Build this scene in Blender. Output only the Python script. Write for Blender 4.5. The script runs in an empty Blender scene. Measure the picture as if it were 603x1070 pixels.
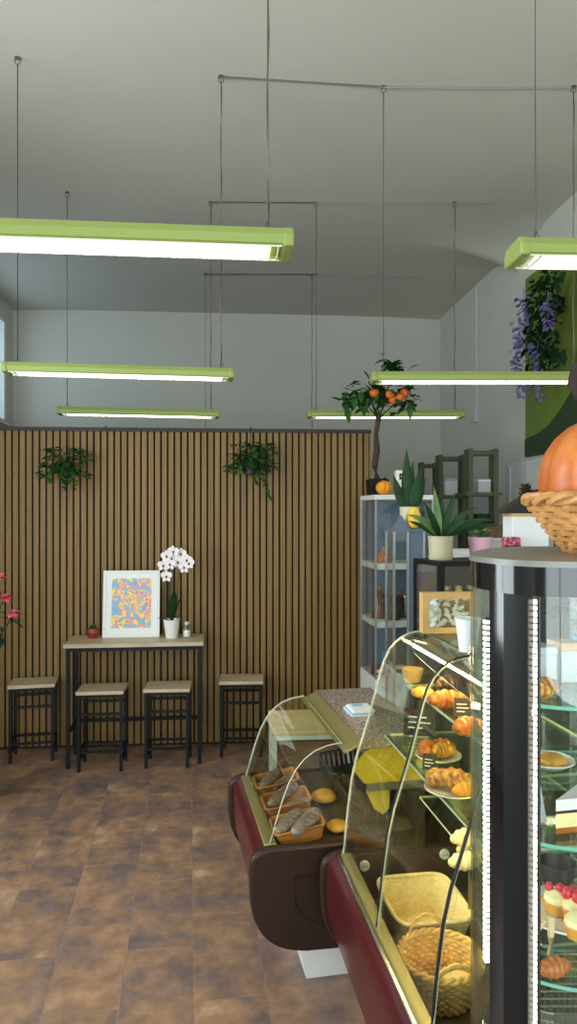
import bpy, bmesh, math, random
from mathutils import Vector, Matrix, Euler
random.seed(7)
sc = bpy.context.scene
C = sc.collection
PI = math.pi
F = 740.0; EYE = 1.85; HOR = 535.0; CX = 301.5

def px(x, y, Y):
    """world point seen at pixel (x, y) at distance Y"""
    return Vector(((x-CX)/F*Y, Y, EYE-(y-HOR)/F*Y))

# ------------------------------------------------------------------ materials
def lin(c):
    return tuple(((v/255)/12.92 if v/255 <= .04045 else ((v/255+.055)/1.055)**2.4) for v in c)

def nt(name):
    m = bpy.data.materials.new(name); m.use_nodes = True
    n = m.node_tree.nodes; l = m.node_tree.links
    b = n.get('Principled BSDF')
    return m, n, l, b

def mat(name, col, rough=.5, metal=0., var=.0, vscale=8., bump=0., bscale=40., spec=.5, coat=0., stretch=None, trans=0., sss=0.):
    m, n, l, b = nt(name)
    c = lin(col)
    b.inputs['Base Color'].default_value = (*c, 1)
    b.inputs['Roughness'].default_value = rough
    b.inputs['Metallic'].default_value = metal
    b.inputs['Specular IOR Level'].default_value = spec
    b.inputs['Coat Weight'].default_value = coat
    b.inputs['Coat Roughness'].default_value = .08
    b.inputs['Transmission Weight'].default_value = trans
    if sss:
        b.inputs['Subsurface Weight'].default_value = sss
        b.inputs['Subsurface Radius'].default_value = (.02, .012, .006)
    if var or bump:
        tc = n.new('ShaderNodeTexCoord'); mp = n.new('ShaderNodeMapping')
        l.new(tc.outputs['Object'], mp.inputs['Vector'])
        if stretch: mp.inputs['Scale'].default_value = stretch
    if var:
        t = n.new('ShaderNodeTexNoise'); t.inputs['Scale'].default_value = vscale; t.inputs['Detail'].default_value = 5
        l.new(mp.outputs['Vector'], t.inputs['Vector'])
        r = n.new('ShaderNodeValToRGB')
        r.color_ramp.elements[0].position = .3; r.color_ramp.elements[1].position = .7
        r.color_ramp.elements[0].color = (*[v*(1-var) for v in c], 1)
        r.color_ramp.elements[1].color = (*[min(1, v*(1+var)) for v in c], 1)
        l.new(t.outputs['Fac'], r.inputs['Fac']); l.new(r.outputs['Color'], b.inputs['Base Color'])
    if bump:
        t2 = n.new('ShaderNodeTexNoise'); t2.inputs['Scale'].default_value = bscale; t2.inputs['Detail'].default_value = 4
        l.new(mp.outputs['Vector'], t2.inputs['Vector'])
        bp = n.new('ShaderNodeBump'); bp.inputs['Strength'].default_value = bump; bp.inputs['Distance'].default_value = .01
        l.new(t2.outputs['Fac'], bp.inputs['Height']); l.new(bp.outputs['Normal'], b.inputs['Normal'])
    return m

def emit(name, col, s):
    m, n, l, b = nt(name)
    b.inputs['Base Color'].default_value = (.8, .8, .8, 1)
    b.inputs['Emission Color'].default_value = (*lin(col), 1)
    b.inputs['Emission Strength'].default_value = s
    return m

def glass(name, tint=(250, 253, 251), refl=1.0, rough=.02):
    m, n, l, b = nt(name)
    out = n['Material Output']; n.remove(b)
    t = n.new('ShaderNodeBsdfTransparent'); t.inputs['Color'].default_value = (*lin(tint), 1)
    g = n.new('ShaderNodeBsdfGlossy'); g.inputs['Roughness'].default_value = rough
    g.inputs['Color'].default_value = (refl, refl, refl, 1)
    lw = n.new('ShaderNodeLayerWeight'); lw.inputs['Blend'].default_value = .5
    pw_ = n.new('ShaderNodeMath'); pw_.operation = 'POWER'; pw_.inputs[1].default_value = 4.5; l.new(lw.outputs['Facing'], pw_.inputs[0])
    fr = n.new('ShaderNodeMath'); fr.operation = 'MULTIPLY_ADD'; fr.inputs[1].default_value = .75; fr.inputs[2].default_value = .03; l.new(pw_.outputs[0], fr.inputs[0])
    mx = n.new('ShaderNodeMixShader')
    l.new(fr.outputs[0], mx.inputs['Fac']); l.new(t.outputs['BSDF'], mx.inputs[1]); l.new(g.outputs['BSDF'], mx.inputs[2])
    l.new(mx.outputs['Shader'], out.inputs['Surface'])
    return m

def ramp_mat(name, stops, tex='noise', scale=5., rough=.5, detail=4, stretch=(1, 1, 1), bump=0., constant=False, dist=0.):
    m, n, l, b = nt(name)
    b.inputs['Roughness'].default_value = rough
    tc = n.new('ShaderNodeTexCoord'); mp = n.new('ShaderNodeMapping'); mp.inputs['Scale'].default_value = stretch
    l.new(tc.outputs['Object'], mp.inputs['Vector'])
    if tex == 'noise':
        t = n.new('ShaderNodeTexNoise'); t.inputs['Detail'].default_value = detail; t.inputs['Distortion'].default_value = dist; o = t.outputs['Fac']
    elif tex == 'voronoi':
        t = n.new('ShaderNodeTexVoronoi'); o = t.outputs['Color']
    else:
        t = n.new('ShaderNodeTexWave'); t.inputs['Distortion'].default_value = dist; o = t.outputs['Fac']
    t.inputs['Scale'].default_value = scale
    l.new(mp.outputs['Vector'], t.inputs['Vector'])
    r = n.new('ShaderNodeValToRGB')
    if constant: r.color_ramp.interpolation = 'CONSTANT'
    while len(r.color_ramp.elements) < len(stops): r.color_ramp.elements.new(.5)
    for e, (p, c) in zip(r.color_ramp.elements, stops):
        e.position = p; e.color = (*lin(c), 1)
    l.new(o, r.inputs['Fac']); l.new(r.outputs['Color'], b.inputs['Base Color'])
    if bump:
        bp = n.new('ShaderNodeBump'); bp.inputs['Strength'].default_value = bump; bp.inputs['Distance'].default_value = .01
        l.new(o, bp.inputs['Height']); l.new(bp.outputs['Normal'], b.inputs['Normal'])
    return m

def floor_mat():
    m, n, l, b = nt('floor_tiles')
    tc = n.new('ShaderNodeTexCoord'); mp = n.new('ShaderNodeMapping')
    mp.inputs['Rotation'].default_value = (0, 0, -(PI/2+math.atan(.141)))
    mp.inputs['Location'].default_value = (.1, .02, 0)
    l.new(tc.outputs['Object'], mp.inputs['Vector'])
    br = n.new('ShaderNodeTexBrick'); br.offset = .37; br.offset_frequency = 2
    br.inputs['Scale'].default_value = 1; br.inputs['Brick Width'].default_value = .56; br.inputs['Row Height'].default_value = .279
    br.inputs['Mortar Size'].default_value = .0022; br.inputs['Mortar Smooth'].default_value = .1; br.inputs['Bias'].default_value = 0
    br.inputs['Color1'].default_value = (0, 0, 0, 1); br.inputs['Color2'].default_value = (1, 1, 1, 1); br.inputs['Mortar'].default_value = (.5, .5, .5, 1)
    l.new(mp.outputs['Vector'], br.inputs['Vector'])
    # offset noise lookup per tile so the pattern breaks at joints
    mul = n.new('ShaderNodeVectorMath'); mul.operation = 'SCALE'; mul.inputs['Scale'].default_value = 3.1
    add = n.new('ShaderNodeVectorMath'); add.operation = 'ADD'
    l.new(br.outputs['Color'], mul.inputs[0]); l.new(mul.outputs['Vector'], add.inputs[0]); l.new(mp.outputs['Vector'], add.inputs[1])
    t = n.new('ShaderNodeTexNoise'); t.inputs['Scale'].default_value = 4.6; t.inputs['Detail'].default_value = 8; t.inputs['Roughness'].default_value = .62
    l.new(add.outputs['Vector'], t.inputs['Vector'])
    r = n.new('ShaderNodeValToRGB'); e = r.color_ramp.elements
    for i in range(3): e.new(.5)
    for el, (p, c) in zip(e, [(.28, (98, 86, 88)), (.42, (118, 100, 94)), (.52, (142, 112, 92)), (.62, (160, 126, 100)), (.75, (182, 158, 136))]):
        el.position = p; el.color = (*lin(c), 1)
    l.new(t.outputs['Fac'], r.inputs['Fac'])
    t3 = n.new('ShaderNodeTexNoise'); t3.inputs['Scale'].default_value = 14; t3.inputs['Detail'].default_value = 6
    l.new(mp.outputs['Vector'], t3.inputs['Vector'])
    mx = n.new('ShaderNodeMix'); mx.data_type = 'RGBA'; mx.blend_type = 'OVERLAY'; mx.inputs['Factor'].default_value = .45
    l.new(r.outputs['Color'], mx.inputs[6]); l.new(t3.outputs['Fac'], mx.inputs[7])
    mj = n.new('ShaderNodeMix'); mj.data_type = 'RGBA'; mj.inputs[7].default_value = (*lin((150, 128, 108)), 1)
    sc_ = n.new('ShaderNodeMath'); sc_.operation = 'MULTIPLY'; sc_.inputs[1].default_value = .3
    l.new(br.outputs['Fac'], sc_.inputs[0]); l.new(sc_.outputs[0], mj.inputs['Factor']); l.new(mx.outputs[2], mj.inputs[6])
    l.new(mj.outputs[2], b.inputs['Base Color'])
    b.inputs['Roughness'].default_value = .36
    bp = n.new('ShaderNodeBump'); bp.inputs['Strength'].default_value = .12; bp.inputs['Distance'].default_value = .004
    l.new(t3.outputs['Fac'], bp.inputs['Height']); l.new(bp.outputs['Normal'], b.inputs['Normal'])
    return m

K = {}
K['plaster'] = mat('white_plaster', (208, 206, 197), .9, var=.03, vscale=1.2, bump=.05, bscale=30)
K['ceiling'] = mat('ceiling_paint', (200, 197, 187), .95, var=.03, vscale=.8)
K['floor'] = floor_mat()
K['slat'] = ramp_mat('slat_oak', [(.25, (108, 82, 38)), (.5, (127, 98, 49)), (.75, (141, 110, 58))], 'noise', 2.2, .55, 5, (14, 14, .5))
K['felt'] = mat('dark_felt', (38, 26, 16), .95)
K['darkwood'] = mat('dark_brown_rail', (46, 34, 28), .6)
K['lime'] = mat('lime_paint', (144, 160, 84), .4)
K['fin'] = mat('white_louvre', (236, 238, 226), .4)
K['tube'] = emit('fluorescent', (255, 244, 206), 7.5)
K['wire'] = mat('steel_wire', (110, 104, 98), .5, .3)
K['cable'] = mat('grey_cable', (120, 108, 94), .6)
K['ccable'] = mat('white_cable', (150, 148, 140), .6)
K['black'] = mat('black_metal', (14, 14, 17), .5, spec=.25)
K['tabletop'] = ramp_mat('bleached_wood', [(.2, (150, 132, 108)), (.5, (186, 168, 142)), (.8, (204, 190, 166))], 'noise', 3, .4, 6, (1.2, 14, 14))
K['lightwood'] = ramp_mat('pale_wood', [(.2, (196, 168, 116)), (.5, (214, 188, 138)), (.8, (224, 202, 156))], 'noise', 3, .45, 6, (1.2, 12, 12))
K['white'] = mat('white_paint', (226, 226, 222), .45)
K['whitegloss'] = mat('white_ceramic', (232, 230, 226), .18)
K['leaf'] = mat('leaf_green', (40, 84, 34), .5, var=.45, vscale=9, spec=.3)
K['leafdark'] = mat('leaf_dark_green', (26, 58, 28), .55, var=.4, vscale=12, spec=.25)
K['leaflight'] = mat('leaf_light_green', (92, 128, 70), .45, var=.3, vscale=12)
K['bark'] = mat('bark', (70, 50, 40), .9, var=.3, vscale=30, bump=.6, bscale=60)
K['orange'] = mat('orange_fruit', (206, 104, 30), .45, var=.12, vscale=10)
K['gourd'] = mat('orange_gourd', (232, 150, 26), .4, var=.12, vscale=25)
K['gourdy'] = ramp_mat('striped_gourd', [(.3, (226, 168, 40)), (.55, (238, 200, 70)), (.8, (150, 140, 50))], 'noise', 18, .45)
K['pumpkin'] = ramp_mat('pumpkin_skin', [(.25, (160, 78, 20)), (.5, (192, 100, 30)), (.75, (208, 132, 66))], 'noise', 14, .42, 8, (1, 1, 1), .05)
K['stem'] = mat('dry_stem', (46, 34, 28), .9, bump=.5)
K['wicker'] = mat('wicker', (196, 142, 84), .5, var=.25, vscale=30)
K['wickerpale'] = mat('pale_wicker', (236, 196, 118), .5, var=.2, vscale=30)
K['rattan'] = ramp_mat('cream_rattan', [(.25, (232, 204, 138)), (.6, (246, 228, 172))], 'noise', 60, .5, 3)
K['tanbasket'] = mat('tan_plastic_basket', (186, 116, 48), .45, var=.12, vscale=40)
K['loaf'] = ramp_mat('wrapped_dark_loaf', [(.3, (92, 74, 66)), (.5, (134, 114, 104)), (.75, (186, 170, 160))], 'noise', 16, .3, 6, (1, 3, 3), .15)
K['bun'] = ramp_mat('golden_crust', [(.3, (206, 128, 30)), (.6, (232, 168, 60)), (.8, (240, 196, 110))], 'noise', 14, .4, 5, (1, 1, 1), .1)
K['crust'] = ramp_mat('brown_crust', [(.3, (132, 66, 20)), (.55, (190, 106, 38)), (.8, (226, 160, 84))], 'noise', 20, .35, 5, (1, 1, 1), .15)
K['nut'] = ramp_mat('nut_topping', [(.3, (112, 66, 26)), (.5, (184, 122, 50)), (.7, (232, 190, 110))], 'noise', 70, .5, 5, (1, 1, 1), .9)
K['cream'] = mat('cream_filling', (244, 226, 168), .5, var=.08, vscale=20)
K['choc'] = mat('chocolate', (66, 36, 22), .35)
K['brownplastic'] = mat('dark_brown_plastic', (46, 30, 24), .42, spec=.3)
K['maroon'] = mat('maroon_lacquer', (74, 22, 24), .3, var=.15, vscale=5, spec=.3, coat=.15)
K['gold'] = mat('brass_anodised', (150, 142, 92), .38, .5)
K['chrome'] = mat('chrome', (200, 198, 190), .18, 1.)
K['steel'] = mat('brushed_steel', (168, 164, 152), .35, .9)
K['granite'] = ramp_mat('granite', [(.3, (96, 82, 76)), (.5, (150, 134, 124)), (.7, (196, 184, 174))], 'noise', 90, .25, 6)
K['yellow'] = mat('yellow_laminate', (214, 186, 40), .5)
K['deck'] = mat('display_deck', (132, 112, 82), .3, .5)
K['darkinside'] = mat('dark_inside', (70, 58, 42), .5)
K['blacktray'] = mat('black_plastic', (30, 36, 32), .4)
K['glass'] = glass('clear_glass')
K['bglass'] = glass('curved_counter_glass', (250, 252, 244))
K['shelfglass'] = glass('shelf_glass', (226, 240, 226))
K['gedge'] = mat('glass_edge', (206, 212, 190), .2, spec=.6)
K['tealedge'] = mat('teal_glass_edge', (120, 190, 168), .15)
K['seal'] = mat('black_seal', (26, 26, 24), .4)
K['led'] = emit('led_white', (255, 250, 232), 7.)
K['ledwarm'] = emit('led_warm', (255, 220, 150), 85.)
K['fridgeblack'] = mat('gloss_black_steel', (8, 10, 16), .1, coat=.2)
K['fridgeside'] = mat('satin_black', (20, 21, 22), .45, spec=.2)
K['fridgetop'] = mat('grey_laminate_top', (120, 120, 114), .35, var=.08, vscale=6)
K['bluegrey'] = mat('blue_grey_paint', (96, 110, 130), .45)
K['silver'] = mat('silver_frame', (170, 178, 186), .35, .6)
K['olive'] = mat('olive_green_paint', (78, 86, 62), .6)
K['brownblock'] = mat('brown_wood', (120, 88, 60), .6, var=.15, vscale=10)
K['beigepot'] = mat('beige_ceramic', (176, 168, 138), .45)
K['creampot'] = mat('cream_ceramic', (206, 200, 170), .45)
K['pinkpot'] = mat('pink_ceramic', (214, 168, 188), .45)
K['redpot'] = mat('terracotta_red', (150, 56, 28), .5)
K['soil'] = mat('soil', (48, 36, 28), .95)
K['petalw'] = mat('white_petal', (236, 230, 232), .55, sss=.1)
K['petalmag'] = mat('magenta_lip', (130, 40, 90), .5)
K['petalpink'] = mat('pink_petal', (222, 90, 110), .5, var=.15, vscale=40)
K['petalpurple'] = mat('purple_petal', (146, 130, 200), .55, var=.2, vscale=40)
K['greenpanel'] = mat('olive_green_board', (108, 128, 40), .6, var=.06, vscale=2)
K['greendark'] = mat('deep_green_board', (44, 60, 28), .6)
K['paper'] = mat('white_paper', (232, 234, 236), .7)
K['paperblue'] = mat('pale_blue_print', (120, 180, 220), .7)
K['greypaper'] = mat('grey_card', (196, 200, 204), .6)
K['chalk'] = mat('chalkboard', (30, 30, 30), .7)
K['card'] = mat('kraft_carton', (206, 166, 104), .6, var=.06, vscale=12)
K['sugar'] = mat('sugared_white', (234, 226, 210), .7, bump=.3, bscale=90)
K['pinkprint'] = ramp_mat('pink_print', [(.4, (150, 40, 70)), (.55, (230, 150, 170)), (.7, (190, 80, 110))], 'voronoi', 60, .4)
K['candle'] = mat('cream_wax', (236, 230, 214), .6, sss=.2)
K['strawb'] = mat('red_berry', (200, 30, 50), .3, var=.15, vscale=60)
K['amber'] = mat('amber_bottle', (110, 62, 26), .2)
K['darkfig'] = mat('dark_brown_figure', (60, 42, 34), .5, var=.3, vscale=20)
K['redbox'] = mat('red_carton', (150, 40, 38), .5)
K['bluebox'] = mat('blue_carton', (70, 120, 180), .5)
K['art'] = ramp_mat('abstract_print', [(0, (240, 130, 170)), (.36, (248, 226, 90)), (.42, (240, 140, 176)), (.46, (120, 190, 224)), (.505, (150, 160, 214)), (.53, (246, 226, 80)), (.575, (242, 120, 160)), (.62, (120, 190, 224))], 'noise', 6.5, .6, 4, (1, 1, 1), 0, True, 2.2)
K['mesh'] = mat('grey_wire_mesh', (150, 150, 146), .4, .6)
K['film'] = glass('cling_film', (246, 246, 240), 1., .12)

# ------------------------------------------------------------------ mesh builder
def frame_from(d):
    d = Vector(d).normalized()
    a = Vector((0, 0, 1)) if abs(d.z) < .9 else Vector((1, 0, 0))
    s = d.cross(a).normalized(); u = s.cross(d).normalized()
    return d, s, u

class MB:
    def __init__(s): s.v = []; s.f = []; s.m = []
    def add(s, vs, fs, mi=0):
        o = len(s.v); s.v += [tuple(v) for v in vs]
        s.f += [tuple(i+o for i in f) for f in fs]; s.m += [mi]*len(fs); return s
    def box(s, a, b, mi=0, M=None):
        (x0, y0, z0), (x1, y1, z1) = a, b
        vs = [Vector(p) for p in ((x0,y0,z0),(x1,y0,z0),(x1,y1,z0),(x0,y1,z0),(x0,y0,z1),(x1,y0,z1),(x1,y1,z1),(x0,y1,z1))]
        if M: vs = [M @ v for v in vs]
        return s.add(vs, [(0,3,2,1),(4,5,6,7),(0,1,5,4),(1,2,6,5),(2,3,7,6),(3,0,4,7)], mi)
    def tube(s, path, r, n=8, mi=0, closed=False, rf=None):
        P = [Vector(p) for p in path]; N = len(P); vs = []
        prev = None
        for i, p in enumerate(P):
            if closed: d = P[(i+1) % N]-P[i-1]
            else: d = P[min(i+1, N-1)]-P[max(i-1, 0)]
            d.normalize()
            if prev is None:
                _, a, b = frame_from(d)
            else:
                a = prev-d*prev.dot(d)
                if a.length < 1e-6: _, a, b = frame_from(d)
                a.normalize(); b = d.cross(a)
            prev = a
            rr = rf(i/(N-1)) if rf else r
            for k in range(n):
                t = 2*PI*k/n; vs.append(p+(a*math.cos(t)+b*math.sin(t))*rr)
        fs = []
        for i in range(N if closed else N-1):
            j = (i+1) % N
            for k in range(n):
                k2 = (k+1) % n; fs.append((i*n+k, i*n+k2, j*n+k2, j*n+k))
        if not closed: fs += [tuple(range(n))[::-1], tuple((N-1)*n+k for k in range(n))]
        return s.add(vs, fs, mi)
    def lathe(s, prof, n=24, c=(0,0,0), mi=0, lobes=0, depth=0., sx=1., sy=1., M=None):
        c = Vector(c); vs = []; fs = []
        for (r, z) in prof:
            for k in range(n):
                t = 2*PI*k/n
                q = r*(1-depth*(0.5+0.5*math.cos(lobes*t))**3) if lobes else r
                v = Vector((q*math.cos(t)*sx, q*math.sin(t)*sy, z))
                vs.append(c+(M @ v if M else v))
        for i in range(len(prof)-1):
            for k in range(n):
                k2 = (k+1) % n; fs.append((i*n+k, i*n+k2, (i+1)*n+k2, (i+1)*n+k))
        if prof[0][0] > 1e-6: fs.append(tuple(range(n))[::-1])
        if prof[-1][0] > 1e-6: fs.append(tuple((len(prof)-1)*n+k for k in range(n)))
        return s.add(vs, fs, mi)
    def ball(s, c, r, n=16, mi=0, M=None, rings=10, wob=0.):
        if not hasattr(r, '__len__'): r = (r, r, r)
        c = Vector(c); vs = []; fs = []
        for i in range(rings+1):
            ph = PI*i/rings
            for k in range(n):
                t = 2*PI*k/n; w = 1+wob*random.uniform(-1, 1)
                v = Vector((r[0]*math.sin(ph)*math.cos(t), r[1]*math.sin(ph)*math.sin(t), -r[2]*math.cos(ph)))*w
                vs.append(c+(M @ v if M else v))
        for i in range(rings):
            for k in range(n):
                k2 = (k+1) % n; fs.append((i*n+k, i*n+k2, (i+1)*n+k2, (i+1)*n+k))
        return s.add(vs, fs, mi)
    def prism(s, poly, y0, y1, mi=0, axis='y', M=None):
        n = len(poly)
        def mk(p, y):
            v = {'y': Vector((p[0], y, p[1])), 'z': Vector((p[0], p[1], y)), 'x': Vector((y, p[0], p[1]))}[axis]
            return M @ v if M else v
        vs = [mk(p, y0) for p in poly]+[mk(p, y1) for p in poly]
        fs = [tuple(range(n)), tuple(range(2*n-1, n-1, -1))]+[(i, i+n, (i+1) % n+n, (i+1) % n) for i in range(n)]
        return s.add(vs, fs, mi)
    def sheet(s, prof, y0, y1, th, mi=0, mi_edge=None):
        """profile (x,z) thickened inwards by th and extruded along y; edges get mi_edge"""
        n = len(prof); off = []
        for i in range(n):
            a = Vector(prof[max(i-1, 0)]); b = Vector(prof[min(i+1, n-1)]); d = (b-a).normalized()
            off.append((prof[i][0]+d.y*th, prof[i][1]-d.x*th))
        me = mi if mi_edge is None else mi_edge
        vs = []
        for y in (y0, y1):
            vs += [(p[0], y, p[1]) for p in prof]+[(p[0], y, p[1]) for p in off]
        o = 2*n
        for i in range(n-1):
            s_ = s.add([vs[i], vs[i+1], vs[i+1+o], vs[i+o]], [(0,1,2,3)], mi)
            s.add([vs[n+i], vs[n+i+1], vs[n+i+1+o], vs[n+i+o]], [(3,2,1,0)], mi)
            s.add([vs[i], vs[i+1], vs[n+i+1], vs[n+i]], [(3,2,1,0)], me)
            s.add([vs[o+i], vs[o+i+1], vs[o+n+i+1], vs[o+n+i]], [(0,1,2,3)], me)
        s.add([vs[0], vs[n], vs[n+o], vs[o]], [(0,1,2,3)], me)
        s.add([vs[n-1], vs[2*n-1], vs[2*n-1+o], vs[n-1+o]], [(0,1,2,3)], me)
        return s
    def leaf(s, base, d, L, w, bend=.3, n=5, fold=.15, mi=0, up=None, peak=.45, twist=0.):
        d = Vector(d).normalized(); base = Vector(base)
        upv = Vector(up) if up else Vector((0, 0, 1))
        side = d.cross(upv)
        if side.length < .05: side = d.cross(Vector((1, .3, 0)))
        side.normalize()
        if twist: side = Matrix.Rotation(twist, 3, d) @ side
        nrm = side.cross(d).normalized()
        vs = []; fs = []
        for i in range(n+1):
            t = i/n
            p = base+d*L*t+Vector((0, 0, -1))*bend*L*t*t
            ww = w*.5*(math.sin(PI*min(1, t**(math.log(.5)/math.log(peak)))) if 0 < t < 1 else (.12 if t == 0 else 0))
            vs += [p-side*ww+nrm*ww*fold, p, p+side*ww+nrm*ww*fold]
        for i in range(n):
            a = 3*i; fs += [(a, a+1, a+4, a+3), (a+1, a+2, a+5, a+4)]
        return s.add(vs, fs, mi)
    def build(s, name, mats, parent=None, smooth=True, loc=None, bevel=0., angle=40):
        me = bpy.data.meshes.new(name); me.from_pydata(s.v, [], s.f)
        if not isinstance(mats, (list, tuple)): mats = [mats]
        for m in mats: me.materials.append(m)
        me.polygons.foreach_set('material_index', s.m)
        bm = bmesh.new(); bm.from_mesh(me)
        bmesh.ops.remove_doubles(bm, verts=bm.verts, dist=1e-5)
        bmesh.ops.recalc_face_normals(bm, faces=bm.faces)
        bm.to_mesh(me); bm.free()
        if smooth:
            me.shade_smooth()
            try: me.set_sharp_from_angle(angle=math.radians(angle))
            except Exception: pass
        o = bpy.data.objects.new(name, me); C.objects.link(o)
        if parent: o.parent = parent
        if loc is not None: o.location = loc
        if bevel:
            b = o.modifiers.new('edge', 'BEVEL'); b.width = bevel; b.segments = 2; b.limit_method = 'ANGLE'
        return o

def tag(o, label=None, cat=None, group=None, kind=None):
    if label: o['label'] = label
    if cat: o['category'] = cat
    if group: o['group'] = group
    if kind: o['kind'] = kind
    return o
def thing(name, loc, label, cat, rz=0., group=None):
    o = bpy.data.objects.new(name, None); C.objects.link(o); o.empty_display_size = .05
    o.location = loc; o.rotation_euler = (0, 0, rz)
    return tag(o, label, cat, group)
def copy_tree(o, loc, rz, label):
    def rec(a, par):
        c = a.copy(); C.objects.link(c)
        if par: c.parent = par
        for ch in list(a.children): rec(ch, c)
        return c
    r = rec(o, None); r.location = loc; r.rotation_euler = (0, 0, rz); r['label'] = label
    return r
def struct(o, label=None):
    o['kind'] = 'structure'
    if label: o['label'] = label
    return o

def arc(c, r, a0, a1, n):
    return [(c[0]+r*math.cos(a0+(a1-a0)*i/n), c[1]+r*math.sin(a0+(a1-a0)*i/n)) for i in range(n+1)]
def rrect(x0, y0, x1, y1, r, n=5):
    return arc((x1-r, y0+r), r, -PI/2, 0, n)+arc((x1-r, y1-r), r, 0, PI/2, n)+arc((x0+r, y1-r), r, PI/2, PI, n)+arc((x0+r, y0+r), r, PI, 1.5*PI, n)

# ------------------------------------------------------------------ the room
_n = math.hypot(1, .08)
RR = Vector((1/_n, .08/_n, 0)); FW = Vector((-.08/_n, 1/_n, 0))
YAW = math.atan(.08)
def R(p, q, z=0): return RR*p+FW*q+Vector((0, 0, z))
PW = 2.81; QB = 9.37; QF = -2.6; ZC = 4.47

def rbox(mb, a, b, mi=0):     # box in room coordinates
    M = Matrix.Rotation(YAW, 4, 'Z')
    return mb.box(a, b, mi, M)

struct(rbox(MB(), (-PW-.1, QF-.1, -.1), (PW+.1, QB+.1, 0)).build('floor', K['floor'], smooth=False), 'rust brown and slate mottled plank tile floor')
struct(rbox(MB(), (-PW-.1, QB, 0), (PW+.1, QB+.15, ZC+.1)).build('wall_back', K['plaster'], smooth=False), 'white plaster wall behind the slatted partition')
struct(rbox(MB(), (PW, QF, 0), (PW+.15, QB, ZC+.1)).build('wall_right', K['plaster'], smooth=False), 'white plaster wall with vaulted arches above')
w = MB()
wq0, wq1, wz0, wz1 = 6.3, 9.08, 2.95, 4.25
vq0, vq1 = 1.2, 3.6
L0, L1 = -PW-.3, -PW
rbox(w, (L0, QF, 0), (L1, QB, .9)); rbox(w, (L0, QF, wz1), (L1, QB, ZC+.1))
rbox(w, (L0, QF, .9), (L1, vq0, wz1)); rbox(w, (L0, vq1, .9), (L1, wq0, wz1)); rbox(w, (L0, wq1, .9), (L1, QB, wz1))
rbox(w, (L0, wq0, .9), (L1, wq1, wz0))
struct(w.build('wall_left', K['plaster'], smooth=False), 'white plaster wall with high window')
def window(name, q0, q1, z0, z1, label):
    m = MB(); t = .05; x0, x1 = -PW-.055, -PW-.003
    rbox(m, (x0, q0, z0), (x1, q0+t, z1)); rbox(m, (x0, q1-t, z0), (x1, q1, z1)); rbox(m, (x0, q0, z0), (x1, q1, z0+t)); rbox(m, (x0, q0, z1-t), (x1, q1, z1))
    rbox(m, (x0, (q0+q1)/2-.02, z0), (x1, (q0+q1)/2+.02, z1))
    rt = m.build(name, K['white'], smooth=False); struct(rt, label)
    g = MB(); rbox(g, (x0+.02, q0+t, z0+t), (x0+.03, q1-t, z1-t)); g.build('window_pane', K['glass'], rt, smooth=False)
    s_ = MB(); rbox(s_, (-PW-.3, q0, z0-.03), (-PW+.06, q1, z0)); s_.build('window_sill', K['white'], rt, smooth=False)
window('window_1', wq0, wq1, wz0, wz1, 'high window with pale blue daylight')
window('window_2', vq0, vq1, .9, 3.6, 'tall shop window in the side wall')
# infill above window_2
ff = MB(); rbox(ff, (L0, vq0, 3.6), (L1, vq1, wz1)); struct(ff.build('trim_1', K['plaster'], smooth=False))
# front wall with the shop window behind the camera
w = MB(); fy0, fy1 = QF-.15, QF
rbox(w, (-PW-.1, fy0, 0), (-2.3, fy1, ZC+.1)); rbox(w, (2.3, fy0, 0), (PW+.1, fy1, ZC+.1))
rbox(w, (-2.3, fy0, 0), (2.3, fy1, .5)); rbox(w, (-2.3, fy0, 3.3), (2.3, fy1, ZC+.1))
struct(w.build('wall_front', K['plaster'], smooth=False))
m = MB()
for x in (-2.3, -.8, .75, 2.24): rbox(m, (x, fy0+.04, .5), (x+.06, fy0+.1, 3.3))
rbox(m, (-2.3, fy0+.04, .5), (2.3, fy0+.1, .56)); rbox(m, (-2.3, fy0+.04, 3.24), (2.3, fy0+.1, 3.3))
rt = struct(m.build('window_3', K['fridgeside'], smooth=False), 'wide shop front window')
g = MB(); rbox(g, (-2.3, fy0+.06, .5), (2.3, fy0+.07, 3.3)); g.build('window_pane', K['glass'], rt, smooth=False)

# vaulted ceiling with lunettes over both side walls
BAYS = [(-2.7, .35), (.35, 3.5), (3.5, 6.74), (6.74, 9.9)]
def archz(q):
    for a, b in BAYS:
        if a <= q <= b:
            t = (q-(a+b)/2)/((b-a)/2)
            return 4.12+.42*max(0., 1-abs(t)**2.2)**.5
    return 4.12
NP, NQ = 60, 150
vs = []; fs = []
for j in range(NQ+1):
    q = QF-.05+(QB+.1-QF)*j/NQ
    for i in range(NP+1):
        p = -PW-.02+(2*PW+.04)*i/NP
        d = min(1., max(0., (abs(p)-1.5)/(PW-1.5)))
        z = ZC-(ZC-min(ZC, archz(q)))*d**2.2
        vs.append(R(p, q, z))
for j in range(NQ):
    for i in range(NP):
        a = j*(NP+1)+i; fs.append((a, a+1, a+NP+2, a+NP+1))
mb = MB(); mb.add(vs, fs)
struct(mb.build('ceiling', K['ceiling'], angle=60), 'grey white vaulted ceiling')

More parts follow.
